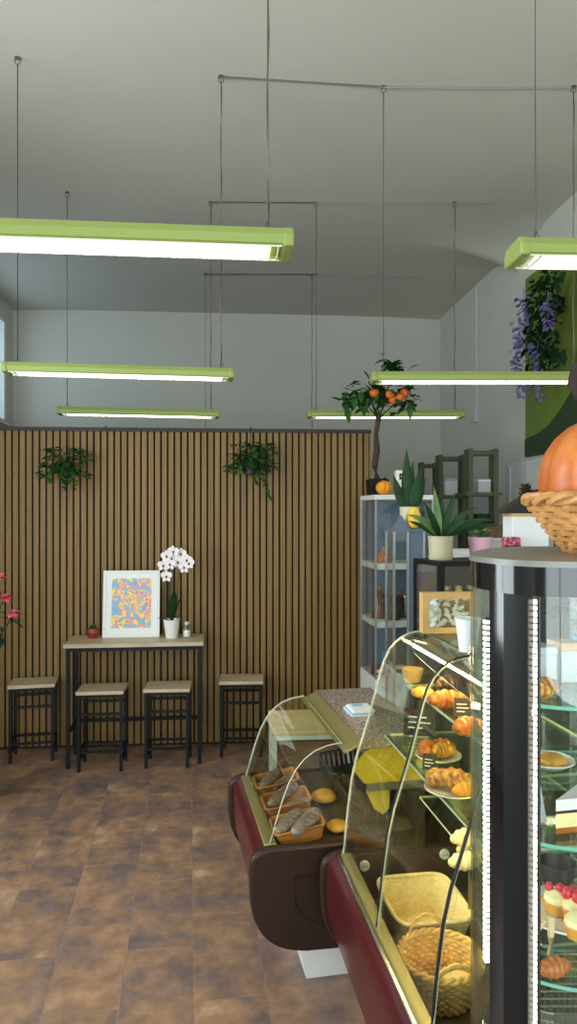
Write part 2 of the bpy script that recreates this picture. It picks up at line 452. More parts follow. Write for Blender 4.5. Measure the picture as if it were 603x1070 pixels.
# wainscot boards and conduit on the right wall
m = MB(); rbox(m, (PW-.012, 4.2, 0), (PW, 6.95, 2.32)); rbox(m, (PW-.022, 4.2, 2.31), (PW, 6.97, 2.335)); rbox(m, (PW-.018, 6.93, 0), (PW, 6.97, 2.33))
struct(m.build('trim_2', K['white'], smooth=False), 'white boarding on the side wall below the green board')
cp = px(499, 440, 8.15)
con = thing('wall_conduit', R(PW-.012, 7.95, 2.88), 'thin white cable conduit and small socket box high on the white side wall', 'conduit', YAW)
MB().box((-.004, -.01, .1), (.012, .01, 1.55)).build('conduit_pipe', K['plaster'], con, smooth=False)
MB().box((-.03, -.05, 0), (.012, .05, .11)).build('socket_box', K['greypaper'], con, bevel=.006)

# ------------------------------------------------------------------ slatted partition
PT = math.atan(.075)
pw = struct(thing('wall_partition', (.655, 5.68+.075*.655, 0), 'partition wall of vertical oak slats on dark felt with dark top rail', None, PT))
WL = 3.85; WH = 2.515
MB().box((-WL, .022, 0), (0, .09, WH-.02)).build('backing_board', K['felt'], pw, smooth=False)
m = MB(); per = .0522; k = 0
while k*per < WL-.04:
    x1 = -.006-k*per; m.box((x1-.0375, 0, .02), (x1, .024, WH-.03)); k += 1
m.build('slat_panel', K['slat'], pw, smooth=False)
MB().box((-WL, -.012, WH-.03), (.012, .1, WH)).build('top_rail', K['darkwood'], pw, smooth=False)
MB().box((.0, 0, 0), (.012, .09, WH-.03)).build('end_strip', K['slat'], pw, smooth=False)
for x in (-3.0, -2.1, -.96): MB().tube([(x, -.013, WH-.015), (x, .02, WH+.012), (x, .05, WH+.004)], .006, 6).build('rail_hook', K['black'], pw)
m = MB()
def PWp(x, off, z):      # point on the partition front at world X = x
    base = Vector((.655, 5.68+.075*.655, 0)); d = Vector((math.cos(PT), math.sin(PT), 0)); nn = Vector((math.sin(PT), -math.cos(PT), 0))
    s = (x-.655)/math.cos(PT)
    return base+d*s+nn*off+Vector((0, 0, z))

# ------------------------------------------------------------------ hanging lamps
def make_lamp():
    t = thing('pendant_light', (0, 0, 0), 'x', 'lamp', 0, 'lime green hanging tube lights')
    H = .66
    m = MB()
    prof = [(-.072, .004), (-.072, .03), (-.055, .055), (.055, .055), (.072, .03), (.072, .004), (.062, 0), (.062, .012), (-.062, .012), (-.062, 0)]
    m.prism([(a, b) for a, b in prof], -H+.03, H-.03, axis='x')
    m.build('housing', K['lime'], t, smooth=False)
    for s_ in (-1, 1):
        e = MB(); xs = sorted((s_*(H-.032), s_*H))
        cp_ = [(-.075, -.004), (-.075, .032), (-.056, .058), (.056, .058), (.075, .032), (.075, -.004)]
        e.prism(cp_, xs[0], xs[1], axis='x'); e.build('end_cap', K['lime'], t, bevel=.006)
    MB().box((-H+.075, -.054, .002), (H-.075, .054, .011)).build('light_tube', K['tube'], t, smooth=False)
    f = MB(); x = -H+.05
    while x < H-.04:
        f.prism([(-.06, .004), (-.06, -.003), (-.03, -.007), (.03, -.007), (.06, -.003), (.06, .004)], x, x+.0025, axis='x'); x += .024
    f.box((-H+.035, -.062, -.004), (H-.035, -.0585, .002)); f.box((-H+.035, .0585, -.004), (H-.035, .062, .002))
    f.build('louvre', K['fin'], t, smooth=False)
    top = ZC-2.65
    for s_ in (-1, 1):
        x = s_*.585
        wv = MB(); wv.tube([(x, 0, .05), (x, 0, top-.04)], .0035, 6)
        wv.tube([(x-.025, 0, .056), (x, 0, .1), (x+.025, 0, .056)], .002, 5)
        o = wv.build('suspension_wire', K['wire'], t)
        hk = MB(); hk.tube([(x+.016*math.cos(a), 0, top-.022+.016*math.sin(a)) for a in [2*PI*i/14 for i in range(14)]], .003, 6, closed=True)
        hk.lathe([(.018, top-.006), (.014, top+.004)], 12, (x, 0, 0)); hk.build('ceiling_hook', K['wire'], o)
    c_ = MB(); c_.tube([(.585+.0045*math.sin(i*1.3)*(1 if 0 < i < 17 else 0), .004*math.cos(i*1.1), .05+(top-.06)*i/17) for i in range(18)], .0032, 6)
    c_.build('power_cable', K['cable'], t)
    return t
lamps = [((-.647, 2.13), .09), ((-.984, 4.17), .15), ((-1.235, 5.89), .155), ((1.372, 2.29), .05), ((1.17, 4.36), .0), ((.82, 5.99), .0), ((-.325, 7.80), .06)]
LAB = ['lime green tube light hanging highest of all, big and bright, one end cut off',
 'lime green tube light below the highest one, above the smaller light on the same side',
 'small lime green tube light just over the partition, above two hanging plants',
 'lime green tube light end above the pumpkin and the purple flowers',
 'lime green tube light passing in front of the small orange tree',
 'lime green tube light behind the small orange tree, over the partition corner',
 'tube light sunk behind the slatted partition, between the two far lights']
lp = make_lamp()
for i, ((x, y), yw) in enumerate(lamps):
    if i: copy_tree(lp, (x, y, 2.65), math.atan(yw), LAB[i])
lp.location = (*lamps[0][0], 2.65); lp.rotation_euler = (0, 0, math.atan(.09)); lp['label'] = LAB[0]
def ceil_cable(pts, label):
    m = MB(); m.tube([(x, y, ZC-.006) for x, y in pts], .007, 6)
    tag(m.build('ceiling_cable', K['ccable']), label, 'cable', 'cables clipped to the ceiling')
ceil_cable([(-.40, 4.26), (.585, 4.36), (1.2, 4.37), (1.755, 4.365)], 'thin pale cable on the ceiling joining the wires of the middle lights')
ceil_cable([(-.655, 5.98), (.235, 5.99), (1.405, 5.995), (1.75, 5.98)], 'thin pale cable on the ceiling joining the wires over the partition')
ceil_cable([(-.917, 7.80), (.307, 7.80), (1.475, 7.9)], 'thin pale cable on the ceiling joining the wires behind the partition')

# ------------------------------------------------------------------ bar table and stools
def frame_thing(t, W, D, H, th, leg, bars, top_mat, leg_mat, topname, overhang=.015):
    MB().box((-W/2, 0, H-th), (W/2, D, H)).build(topname, top_mat, t, bevel=.003)
    a, b = -W/2+overhang, W/2-overhang
    for x in (a, b-leg):
        for y in (overhang, D-overhang-leg):
            MB().box((x, y, 0), (x+leg, y+leg, H-th)).build('leg', leg_mat, t, smooth=False)
    r = MB(); r.box((a+leg, overhang, H-th-leg), (b-leg, overhang+leg, H-th)); r.box((a+leg, D-overhang-leg, H-th-leg), (b-leg, D-overhang, H-th))
    for x in (a, b-leg): r.box((x, overhang+leg, H-th-leg), (x+leg, D-overhang-leg, H-th))
    r.build('top_frame', leg_mat, t, smooth=False)
    for kind, z in bars:
        m = MB()
        if 'f' in kind: m.box((a+leg, overhang+.003, z), (b-leg, overhang+leg-.003, z+leg*.8))
        if 'r' in kind and 'f' in kind: m.build('stretcher', leg_mat, t, smooth=False); m = MB()
        if 'r' in kind: m.box((a+leg, D-overhang-leg+.003, z), (b-leg, D-overhang-.003, z+leg*.8))
        if m.v: m.build('stretcher', leg_mat, t, smooth=False)
        if 's' in kind:
            for x in (a, b-leg):
                MB().box((x+.003, overhang+leg, z), (x+leg-.003, D-overhang-leg, z+leg*.8)).build('stretcher', leg_mat, t, smooth=False)
TY = math.atan(.103)
tb = thing('bar_table', (-1.12, 5.13, 0), 'narrow bar table with bleached wood top and black metal legs against the slats', 'table', TY)
frame_thing(tb, 1.0, .37, .90, .03, .028, [('r', .24), ('s', .24)], K['tabletop'], K['black'], 'tabletop')
def tpt(x, y, z=.90):   # on the table, local coords
    return tb.location+Matrix.Rotation(TY, 3, 'Z') @ Vector((x, y, z))
st = thing('bar_stool', (0, 0, 0), 'x', 'stool', 0, 'square bar stools along the partition')
frame_thing(st, .335, .25, .575, .026, .022, [('frs', .13), ('r', .44), ('s', .07), ('f', .40)], K['tabletop'], K['black'], 'seat', .008)
stools = [(32.5, 5.22, .20, 'black stool with pale wood seat apart from the table, by the pink blooms'),
          (104, 5.03, .08, 'black framed stool with pale seat in front of the table, below the red cactus pot'),
          (174, 5.10, .05, 'black framed stool with pale seat in front of the table, below the orchid'),
          (252, 5.33, .04, 'black stool with pale seat by the slats, between bar table and white side table')]
for i, (x, Y, rz, lb) in enumerate(stools):
    loc = ((x-CX)/F*Y, Y, 0)
    if i == 0: st.location = loc; st.rotation_euler = (0, 0, rz); st['label'] = lb
    else: copy_tree(st, loc, rz, lb)

# things on the bar table
pf = thing('picture_frame', tpt(-.05, .245), 'white framed abstract print in pink, yellow and blue leaning on the slats', 'picture', TY)
TL = Matrix.Rotation(math.radians(-7), 4, 'X')
W_, H_ = .425, .505
m = MB()
for a, b in (((-W_/2, 0, 0), (-W_/2+.022, .02, H_)), ((W_/2-.022, 0, 0), (W_/2, .02, H_)), ((-W_/2+.022, 0, 0), (W_/2-.022, .02, .022)), ((-W_/2+.022, 0, H_-.022), (W_/2-.022, .02, H_))): m.box(a, b, 0, TL)
m.build('frame_moulding', K['white'], pf, smooth=False)
MB().box((-W_/2+.02, .006, .02), (W_/2-.02, .018, H_-.02), 0, TL).build('mount', K['paper'], pf, smooth=False)
MB().box((-.148, .0045, .07), (.148, .0065, H_-.06), 0, TL).build('print', K['art'], pf, smooth=False)

cp_ = thing('cactus_pot', tpt(-.335, .26), 'small rust red pot with a tiny cactus on the table end', 'plant', TY)
MB().lathe([(.001, 0), (.03, 0), (.042, .02), (.044, .05), (.036, .07), (.034, .062), (.001, .06)], 20).build('pot', K['redpot'], cp_)
m = MB()
for a, x in ((0, -.012), (1, .012)): m.ball((x, 0, .078+.006*a), (.012, .012, .02), 12)
m.build('cactus', K['leafdark'], cp_)
for k in range(3): MB().ball((-.02+.02*k, -.0425, .03), .006, 8, rings=6).build('dot', K['chalk'], cp_)

orc = thing('orchid', tpt(.258, .20), 'white orchid in a tall white pot beside the framed print', 'plant', TY)
MB().lathe([(.001, 0), (.042, 0), (.046, .01), (.062, .135), (.064, .14), (.057, .14), (.052, .12), (.001, .118)], 28).build('pot', K['whitegloss'], orc)
MB().lathe([(.053, .117), (.001, .122)], 16).build('bark_mix', K['bark'], orc)
for d, L, wd, bd in (((.10, -.2, 1), .27, .075, .03), ((-.75, -.3, .55), .15, .06, .35), ((.35, .1, 1), .22, .07, .08), ((-.15, .2, 1), .2, .06, .1)):
    m = MB(); m.leaf((0, 0, .118), d, L, wd, bd, 8, .2); m.build('leaf', K['leafdark'], orc)
for k, pts in enumerate(([(0, 0, .12), (-.01, 0, .3), (-.02, 0, .5), (.0, -.01, .62), (.05, -.03, .65)], [(.01, 0, .12), (.04, 0, .3), (.05, 0, .46), (.08, -.01, .56), (.12, -.03, .56)])):
    MB().tube(pts, .003, 6).build('stem', K['leafdark'], orc)
fl = [(-.06, .55), (-.035, .62), (.015, .655), (.07, .635), (.115, .59), (-.01, .56), (.05, .575), (.095, .535), (-.035, .47), (.0, .60), (.13, .565)]
for k, (x, z) in enumerate(fl):
    m = MB(); c = Vector((x, -.035-.012*(k % 3), z)); s_ = .047
    for j, a in enumerate((90, 18, 162, 234, 306)):
        a = math.radians(a+random.uniform(-8, 8)); d = (math.cos(a), -.12, math.sin(a))
        m.leaf(c, d, s_, s_*(1.0 if j in (1, 2) else .62), .0, 5, .1, 0, (0, -1, 0), .6)
    m.ball(c+Vector((0, -.008, -.004)), (.008, .008, .010), 8, 1, rings=6)
    m.build('flower', [K['petalw'], K['petalmag']], orc)

cj = thing('candle_jar', tpt(.372, .21), 'small glass jar holding a cream candle on the table end', 'candle')
MB().lathe([(.001, 0), (.03, 0), (.032, .006), (.032, .075), (.022, .095), (.022, .11), (.020, .11), (.020, .094), (.0295, .074), (.0295, .006), (.001, .005)], 24).build('jar', K['glass'], cj)
MB().lathe([(.001, .006), (.028, .006), (.028, .052), (.001, .05)], 20).build('wax', K['candle'], cj)
MB().lathe([(.001, .098), (.0195, .098), (.0195, .114), (.012, .118), (.001, .118)], 20).build('stopper', K['greypaper'], cj)

# ------------------------------------------------------------------ plants on the partition
def hanging_plant(x, z, label, fern):
    loc = PWp(x, .10, z)
    t = thing('hanging_plant', loc, label, 'plant', PT, 'plants hanging on the partition')
    MB().lathe([(.001, -.11), (.055, -.11), (.075, 0), (.078, .004), (.07, .004), (.066, -.02), (.001, -.022)], 20).build('pot', K['blacktray'], t)
    hk = MB(); hk.tube([(0, .09, .10), (0, .088, .03), (0, .075, -.005)], .004, 6); hk.tube([(0, .09, .10), (0, .09, WH-z+.0)], .003, 6)
    hk.build('hanger', K['black'], t)
    m = MB(); 
    for k in range(150 if fern else 120):
        a = random.uniform(0, 2*PI); el = random.uniform(-.3, 1.2)
        r = random.uniform(.03, .14)
        b = Vector((math.cos(a)*r*1.25, -abs(math.sin(a))*r*.8+.03, random.uniform(-.10, .12)-.4*max(0, r-.09)))
        if fern: b.z += .02; b.x += .02
        d = Vector((math.cos(a), -abs(math.sin(a))*.8, math.sin(el)*.6-.1))
        m.leaf(b, d, random.uniform(.05, .10), random.uniform(.03, .05), .35, 4, .2, 0, None, .4, random.uniform(-.6, .6))
    vines = ((.13, -.30), (.10, -.22), (-.12, -.12), (.02, -.2)) if fern else ((-.02, -.24), (.05, -.22), (.11, -.18), (-.11, -.15))
    for vx, vz in vines:
        n_ = 9
        for j in range(n_):
            u = j/n_; p = Vector((vx*min(1, u*1.6), -.06, .03+(vz-.03)*u))
            m.leaf(p, (random.uniform(-1, 1), -.5, random.uniform(-.8, .2)), random.uniform(.045, .07), .035, .3, 4, .2)
        m.tube([(0, 0, .02), (vx*.7, -.06, .0), (vx, -.06, vz*.6), (vx, -.06, vz)], .002, 5)
    m.build('foliage', K['leaf'], t)
hanging_plant((70-CX)/F*5.5, EYE+51/F*5.5, 'leafy trailing plant in dark pot on the slats, on the red cactus pot side', False)
hanging_plant((261-CX)/F*5.55, EYE+54/F*5.55, 'ferny hanging plant with a long trailing strand, on the orchid side of the slats', True)

# pink flowering plant at the edge
fp = thing('flowering_plant', (-2.055, 4.45, .0), 'bushy plant with pink red blooms reaching in beside the stools', 'plant')
MB().lathe([(.001, 0), (.11, 0), (.15, .3), (.155, .32), (.14, .32), (.135, .28), (.001, .28)], 24).build('pot', K['whitegloss'], fp)
MB().lathe([(.134, .279), (.001, .285)], 16).build('soil', K['soil'], fp)
m = MB(); fm = MB()
tips = [(.25, -.02, 1.44), (.275, 0, 1.31), (.325, .02, 1.21), (.22, 0, 1.07), (.12, -.1, 1.5), (-.05, .05, 1.55), (-.2, 0, 1.35), (.05, -.15, 1.25), (-.1, .1, 1.1), (.15, .12, 1.38)]
for (x, y, z) in tips:
    m.tube([(0, 0, .28), (x*.3, y*.3, .8), (x*.75, y*.8, z-.12), (x, y, z)], .006, 6, rf=lambda t: .012-.009*t)
    for k in range(16):
        u = random.uniform(.35, .97); b = Vector((x*u**1.6, y*u, .28+(z-.28)*u))
        fm.leaf(b, (random.uniform(-1, 1), random.uniform(-1, 1), random.uniform(-.3, .6)), random.uniform(.07, .11), .045, .35, 4, .2)
m.build('branches', K['bark'], fp); fm.build('foliage', K['leafdark'], fp)
for (x, y, z) in tips:
    m = MB()
    for k in range(15):
        a = random.uniform(0, 2*PI); e = random.uniform(-.4, 1)
        m.leaf((x, y-.01, z), (math.cos(a), math.sin(a), e), .052, .046, .2, 4, .25, 0, None, .6)
    m.build('bloom', K['petalpink'], fp)

# ------------------------------------------------------------------ weave helper
def weave(t, shape, h, stakes, rings, rr, amp, mats, rim_r, name='weave', plain=False):
    """shape(angle, u) -> (x, y); walls of wavy strands round upright stakes"""
    m = MB(); N = stakes*4
    for i in range(rings):
        u = (i+.5)/rings; pts = []
        for k in range(N):
            a = 2*PI*k/N; x, y = shape(a, u); L = math.hypot(x, y) or 1
            o = amp*math.sin(stakes*a/1.0+PI*(i % 2))
            pts.append((x+x/L*o, y+y/L*o, h*u))
        m.tube(pts, rr, 6, closed=True)
    for k in range(stakes*2):
        a = 2*PI*(k+.0)/(stakes*2)
        m.tube([(*shape(a, u), h*u) for u in (0, .33, .66, 1)], rr*.8, 5)
    # closed inner skin so nothing shows through the strands
    n = 64; vs = []; fs = []
    for i in range(5):
        u = i/4
        for k in range(n):
            x, y = shape(2*PI*k/n, u); vs.append((x*.985, y*.985, h*u))
    for i in range(4):
        for k in range(n):
            k2 = (k+1) % n; fs.append((i*n+k, i*n+k2, (i+1)*n+k2, (i+1)*n+k))
    fs.append(tuple(range(n)))
    m.add(vs, fs)
    m.build(name, mats, t)
    if plain:
        MB().tube([(*shape(2*PI*k/96, 1), h) for k in range(96)], rim_r*.85, 9, closed=True).build('rim', mats, t); return
    r = MB(); N = 96
    for s_ in (0, 1):
        pts = []
        for k in range(N):
            a = 2*PI*k/N; x, y = shape(a, 1); L = math.hypot(x, y)
            w_ = 14*a+PI*s_
            pts.append((x+x/L*rim_r*.6*math.cos(w_), y+y/L*rim_r*.6*math.cos(w_), h+rim_r*.6*math.sin(w_)))
        r.tube(pts, rim_r*.62, 7, closed=True)
    r.build('rim', mats, t)
def round_shape(r0, r1, p=1.):
    return lambda a, u: ((r0+(r1-r0)*u**p)*math.cos(a), (r0+(r1-r0)*u**p)*math.sin(a))
def rect_shape(w0, d0, w1, d1, e=6):
    def f(a, u):
        w_ = w0+(w1-w0)*u; d_ = d0+(d1-d0)*u; c, s_ = math.cos(a), math.sin(a)
        k = (abs(c)**e+abs(s_)**e)**(-1/e)
        return (w_/2*c*k, d_/2*s_*k)
    return f

# ------------------------------------------------------------------ low bread counter (A)
AY = math.atan(.19)
A = thing('bread_counter', (-.073, 2.76, 0), 'low maroon bread counter with brown rounded end panel and curved glass', 'display counter', AY)
AM = Matrix.Translation((-.073, 2.76, 0)) @ Matrix.Rotation(AY, 4, 'Z')
def aw(v, u, z): return AM @ Vector((v, u, z))
AL = .74
def cr(P, n=6):
    out = []
    for i in range(len(P)-1):
        p0 = Vector(P[max(i-1, 0)]); p1 = Vector(P[i]); p2 = Vector(P[i+1]); p3 = Vector(P[min(i+2, len(P)-1)])
        for k in range(n):
            t = k/n; out.append(tuple(.5*((2*p1)+(p2-p0)*t+(2*p0-5*p1+4*p2-p3)*t*t+(3*p1-p0-3*p2+p3)*t**3)))
    out.append(tuple(P[-1])); return out
def end_profile(d=.44):
    """side outline of the counters' end panel: bulging nose, tucked under"""
    p = [(-.045, .545), (-.072, .525), (-.082, .49), (-.084, .42), (-.080, .35), (-.066, .285), (-.035, .225), (.01, .182), (.07, .155), (.14, .142), (d, .135), (d, .555), (.10, .555), (.02, .557), (-.015, .555)]
    return cr(p[:10], 4)+p[10:]
def shrink(p, s_, c=(.1, .35)): return [(c[0]+(x-c[0])*s_, c[1]+(z-c[1])*s_) for x, z in p]
def end_panel(parent, y0, y1, d, inner=True, face=-1):
    m = MB(); p = end_profile(d); m.prism(p, y0, y1)
    o = m.build('end_panel', K['brownplastic'], parent, bevel=.012, angle=50)
    if inner:
        y = y0 if face < 0 else y1
        q = [(.09, .44), (.30, .44), (.30, .24), (.20, .245), (.13, .275), (.095, .33)]
        mm = MB(); n = len(q)
        mm.tube([(x, y, z) for x, z in q], .004, 6, closed=True); mm.build('embossed_line', K['brownplastic'], o)
    return o
end_panel(A, -.04, 0, .50); end_panel(A, AL, AL+.04, .50, True, 1)
front = cr([(-.02, .55), (-.055, .52), (-.062, .46), (-.062, .38), (-.05, .30), (-.015, .24), (.04, .20), (.12, .18)], 4)+[(.12, .2), (.05, .215), (.0, .255), (-.035, .31), (-.045, .38), (-.045, .46), (-.03, .515), (-.01, .535)]
MB().prism(front, 0, AL).build('front_panel', K['maroon'], A, angle=50)
MB().box((-.022, 0, .535), (.028, AL, .556)).build('front_ledge', K['gold'], A, bevel=.004)
MB().prism([(.15, 0), (.62, 0), (.62, .16), (.12, .16)], .02, AL-.02).build('plinth', K['white'], A, smooth=False)
MB().prism([(.028, .485), (.028, .50), (.61, .59), (.61, .575)], 0, AL).build('display_deck', K['darkinside'], A, smooth=False)
MB().box((.60, .0, .16), (.62, AL, .90)).build('back_panel', K['darkinside'], A, smooth=False)
MB().box((.62, 0, .16), (.64, AL, .905)).build('rear_cabinet', K['darkinside'], A, smooth=False)
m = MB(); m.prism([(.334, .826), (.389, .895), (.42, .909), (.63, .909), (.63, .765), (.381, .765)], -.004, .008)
m.prism([(.389, .735), (.425, .66), (.46, .636), (.487, .66), (.487, .735)], -.004, .008); m.box((.40, -.003, .73), (.48, .007, .77)); m.build('end_board_and_reflection', K['yellow'], A, smooth=False)  # lower yellow wedge is a reflection built as solid shape under the board
MB().box((.365, -.03, .91), (.66, AL+.06, .942)).build('worktop', K['granite'], A, bevel=.004)
MB().box((.39, -.010, .735), (.63, -.005, .765)).build('edge_strip', K['steel'], A, smooth=False)
MB().prism([(.285, .915), (.36, .948), (.362, .938), (.288, .905)], -.05, AL+.01).build('top_strip', K['gold'], A, smooth=False)
gp = [(.0, .556), (.022, .63), (.05, .72), (.075, .785), (.105, .838), (.14, .878), (.18, .906), (.23, .924), (.29, .933)]
MB().sheet(gp, .008, AL-.008, .004, 0, 1).build('front_glass', [K['bglass'], K['gedge']], A, angle=80)
for y in (.0, AL-.006):
    poly = gp+[(.36, .93), (.36, .558)]
    m = MB(); m.prism(poly, y, y+.004); m.build('side_glass', K['glass'], A, smooth=False)
    e = MB(); e.tube([(x, y+.003, z) for x, z in gp], .0018, 6); e.build('glass_edge', K['gedge'], A)

def small_basket(v, u, label, rz=.0):
    t = thing('bread_basket', aw(v, u, .504+v*.148), label, 'basket', AY+rz, 'tan baskets of dark loaves')
    w0, d0, h = .205, .165, .06
    def ring(w_, d_, z): return [(x, y, z) for x, y in rrect(-w_/2, -d_/2, w_/2, d_/2, .02, 4)]
    m = MB(); R_ = [ring(w0-.03, d0-.03, .0), ring(w0, d0, h), ring(w0-.012, d0-.012, h), ring(w0-.04, d0-.04, .005)]
    n = len(R_[0])
    for a in range(3): m.add(R_[a]+R_[a+1], [(k, (k+1) % n, (k+1) % n+n, k+n) for k in range(n)])
    m.add(R_[0], [tuple(range(n))]); m.add(R_[3], [tuple(range(n))])
    m.build('tray', K['tanbasket'], t)
    MB().tube(ring(w0, d0, h), .0055, 8, closed=True).build('rim', K['tanbasket'], t)
    t.rotation_euler = (0, -math.atan(.148), AY+rz)
    return t
def loaf(name, p, d, L, r, m_, label, cat, group, slash=True, flat=.8):
    d = Vector(d).normalized(); t = MB()
    _, s_, u = frame_from(d); M = Matrix((s_, d, u)).transposed()
    n = 20; vs = []; fs = []; NR = 16
    for i in range(NR+1):
        x = -1+2*i/NR; rr = r*(1-abs(x)**3.2)**.5
        for k in range(n):
            a = 2*PI*k/n; q = rr*(1+.05*math.sin(3*a+4*x)+random.uniform(-.02, .02))
            vs.append(Vector(p)+M @ Vector((q*math.cos(a), x*L/2, q*math.sin(a)*flat)))
    for i in range(NR):
        for k in range(n):
            k2 = (k+1) % n; fs.append((i*n+k, i*n+k2, (i+1)*n+k2, (i+1)*n+k))
    t.add(vs, fs)
    o = t.build(name, m_, None, angle=80)
    c = Vector(p); o.data.transform(Matrix.Translation(-c)); o.location = c
    return tag(o, label, cat, group)
def price_tag(p, w_, h_, rz, tilt, label, m_='chalk', group=None, base=True):
    t = thing('price_tag', p, label, 'sign', rz, group)
    M = Matrix.Rotation(tilt, 4, 'X')
    MB().box((-w_/2, -.0015, .004), (w_/2, .0015, h_+.004), 0, M).build('card', K[m_], t, smooth=False)
    MB().box((-w_*.3, -.006, 0), (w_*.3, .012, .005)).build('clip', K['steel'], t, smooth=False)
    lines = MB()
    for k in range(3): lines.box((-w_*.35, -.0025, h_*(.3+.2*k)), (w_*(.1+.12*((k*2) % 3)), -.0015, h_*(.3+.2*k)+h_*.05), 0, M)
    lines.build('chalk_marks', K['paper' if m_ == 'chalk' else 'chalk'], t, smooth=False)
    return t
bk = [(.137, .60, 'topmost tan basket in the bread counter, at the far end'), (.14, .36, 'tan basket between two others in the bread counter'), (.14, .115, 'tan basket of the bread counter closest to its brown end panel')]
vals = []
for v, u, lb in bk: small_basket(v, u, lb)
LG = 'dark wrapped loaves in tan baskets'
def aloaf(v, u, dz, dv, du, dzz, L, r, lb):
    loaf('bread_loaf', aw(v, u, .504+v*.148+dz), AM.to_3x3() @ Vector((dv, du, dzz)), L, r, K['loaf'], lb, 'bread', LG)
aloaf(.10, .60, .062, .55, .72, .1, .19, .030, 'dark loaf leaning over the edge of the topmost bread basket')
aloaf(.165, .57, .045, .7, .5, .1, .17, .027, 'dark loaf lying deeper in the topmost bread basket')
aloaf(.12, .37, .072, .62, .62, .1, .22, .032, 'long dark loaf resting across the middle bread basket')
aloaf(.175, .32, .040, .8, .3, .05, .12, .024, 'small dark loaf tucked under the long one in the middle basket')
aloaf(.10, .13, .060, .6, .65, .12, .20, .031, 'darker brown loaf in the bread basket by the brown end panel, behind the pale one')
aloaf(.165, .09, .062, .6, .6, .12, .20, .033, 'greyish pale loaf in the bread basket by the brown end panel')
price_tag(aw(.05, .575, .548), .045, .03, AY-.3, -.5, 'small dark price tag on the topmost bread basket', 'chalk', 'price tags in the bread counter')
price_tag(aw(.06, .325, .552), .05, .032, AY-.3, -.5, 'small dark price tag on the middle bread basket', 'chalk', 'price tags in the bread counter')
price_tag(aw(.05, .075, .552), .035, .03, AY+.5, -.2, 'small white price tag on the bread basket by the end panel', 'paper', 'price tags in the bread counter')

def slot_tray(v, u, W_, D_, label):
    t = thing('bread_tray', aw(v, u, .504+v*.148+.006), label, 'tray', AY, 'black slotted trays')
    m = MB(); h = .085
    m.box((-W_/2, -D_/2, 0), (W_/2, D_/2, .006))
    for s_ in (-1, 1):
        for k in range(8):
            x = -W_/2+W_*(k+.5)/8; m.box((x-.006, s_*D_/2-.003, 0), (x+.006, s_*D_/2+.003, h))
        for k in range(7):
            y = -D_/2+D_*(k+.5)/7; m.box((s_*W_/2-.003, y-.006, 0), (s_*W_/2+.003, y+.006, h))
    m.build('slotted_body', K['blacktray'], t, smooth=False)
    MB().tube([(x, y, h) for x, y in rrect(-W_/2, -D_/2, W_/2, D_/2, .02, 4)], .006, 8, closed=True).build('rim', K['blacktray'], t)
    t.rotation_euler = (0, -math.atan(.148), AY)
slot_tray(.468, .56, .20, .28, 'black slotted tray behind the topmost bread basket')
slot_tray(.472, .22, .20, .30, 'black slotted tray behind the basket by the brown end panel')
def bun(p, r, label, group, m_='bun', cat='bread', name='bread_roll', h=.62, rz=0):
    m = MB(); m.lathe([(.001, 0), (r*.8, .0), (r, h*r*.35), (r*.9, h*r*.75), (r*.55, h*r*1.05), (.001, h*r*1.15)], 24, lobes=5, depth=.10)
    o = m.build(name, K[m_], None, angle=80, loc=p); o.rotation_euler = (0, 0, rz)
    return tag(o, label, cat, group)
bun(aw(.312, .385, .552), .060, 'big golden bread roll on the black tray further from the brown end panel', 'golden rolls in the bread counter')
bun(aw(.297, .092, .550), .048, 'smaller golden bread roll on the black tray by the brown end panel', 'golden rolls in the bread counter')

# papers on the worktop
pp = thing('paper_stack', px(374, 745, 3.22) , 'small stack of white and pale blue papers on the granite top', 'papers', .2)
pp.location.z = .942
for k in range(4): MB().box((-.05+.004*k, -.07, .006*k), (.05+.003*k, .07-.006*k, .006*k+.005)).build('sheet', K['paper'] if k != 1 else K['paperblue'], pp, smooth=False)
MB().box((-.02, .01, .0235), (.03, .04, .0245)).build('blue_print', K['paperblue'], pp, smooth=False)

# white side table behind
sd = thing('side_table', ((284-CX)/F*3.62+.235, 3.62, 0), 'white framed side table with pale wood top behind the bread counter', 'table', AY*.4)
frame_thing(sd, .47, .40, .73, .022, .022, [('s', .40)], K['lightwood'], K['white'], 'tabletop', .004)

# ------------------------------------------------------------------ tall curved-glass counter (B)
BY = math.atan(.148); BL = .97
B = thing('pastry_counter', (.205, 2.69, 0), 'maroon pastry counter with tall curved glass front and lit glass shelves', 'display counter', BY)
BM = Matrix.Translation((.205, 2.69, 0)) @ Matrix.Rotation(BY, 4, 'Z')
def bw(v, u, z): return BM @ Vector((v, u, z))
def pz(x, y, z):          # point at height z seen at pixel
    Y = F*(EYE-z)/(y-HOR); return Vector(((x-CX)/F*Y, Y, z))
end_panel(B, .002, .04, .66, True, 1); end_panel(B, -BL-.03, -BL, .62)
MB().prism(front, -BL, 0).build('front_panel', K['maroon'], B, angle=50)
MB().box((-.008, -BL, .535), (.032, 0, .556)).build('front_ledge', K['gold'], B, bevel=.004)
MB().box((-.024, -BL, .538), (-.009, 0, .553)).build('chrome_strip', K['chrome'], B, bevel=.003)
MB().box((.12, -BL+.03, 0), (.55, -.03, .16)).build('plinth', K['white'], B, smooth=False)
MB().box((.0, -BL, .355), (.60, 0, .375)).build('display_deck', K['deck'], B, smooth=False)
MB().box((.60, -BL, .16), (.63, 0, .62)).build('back_panel', K['darkinside'], B, smooth=False)
MB().box((.03, -.012, .375), (.60, 0, .55)).build('inner_end_panel', K['darkinside'], B, smooth=False)
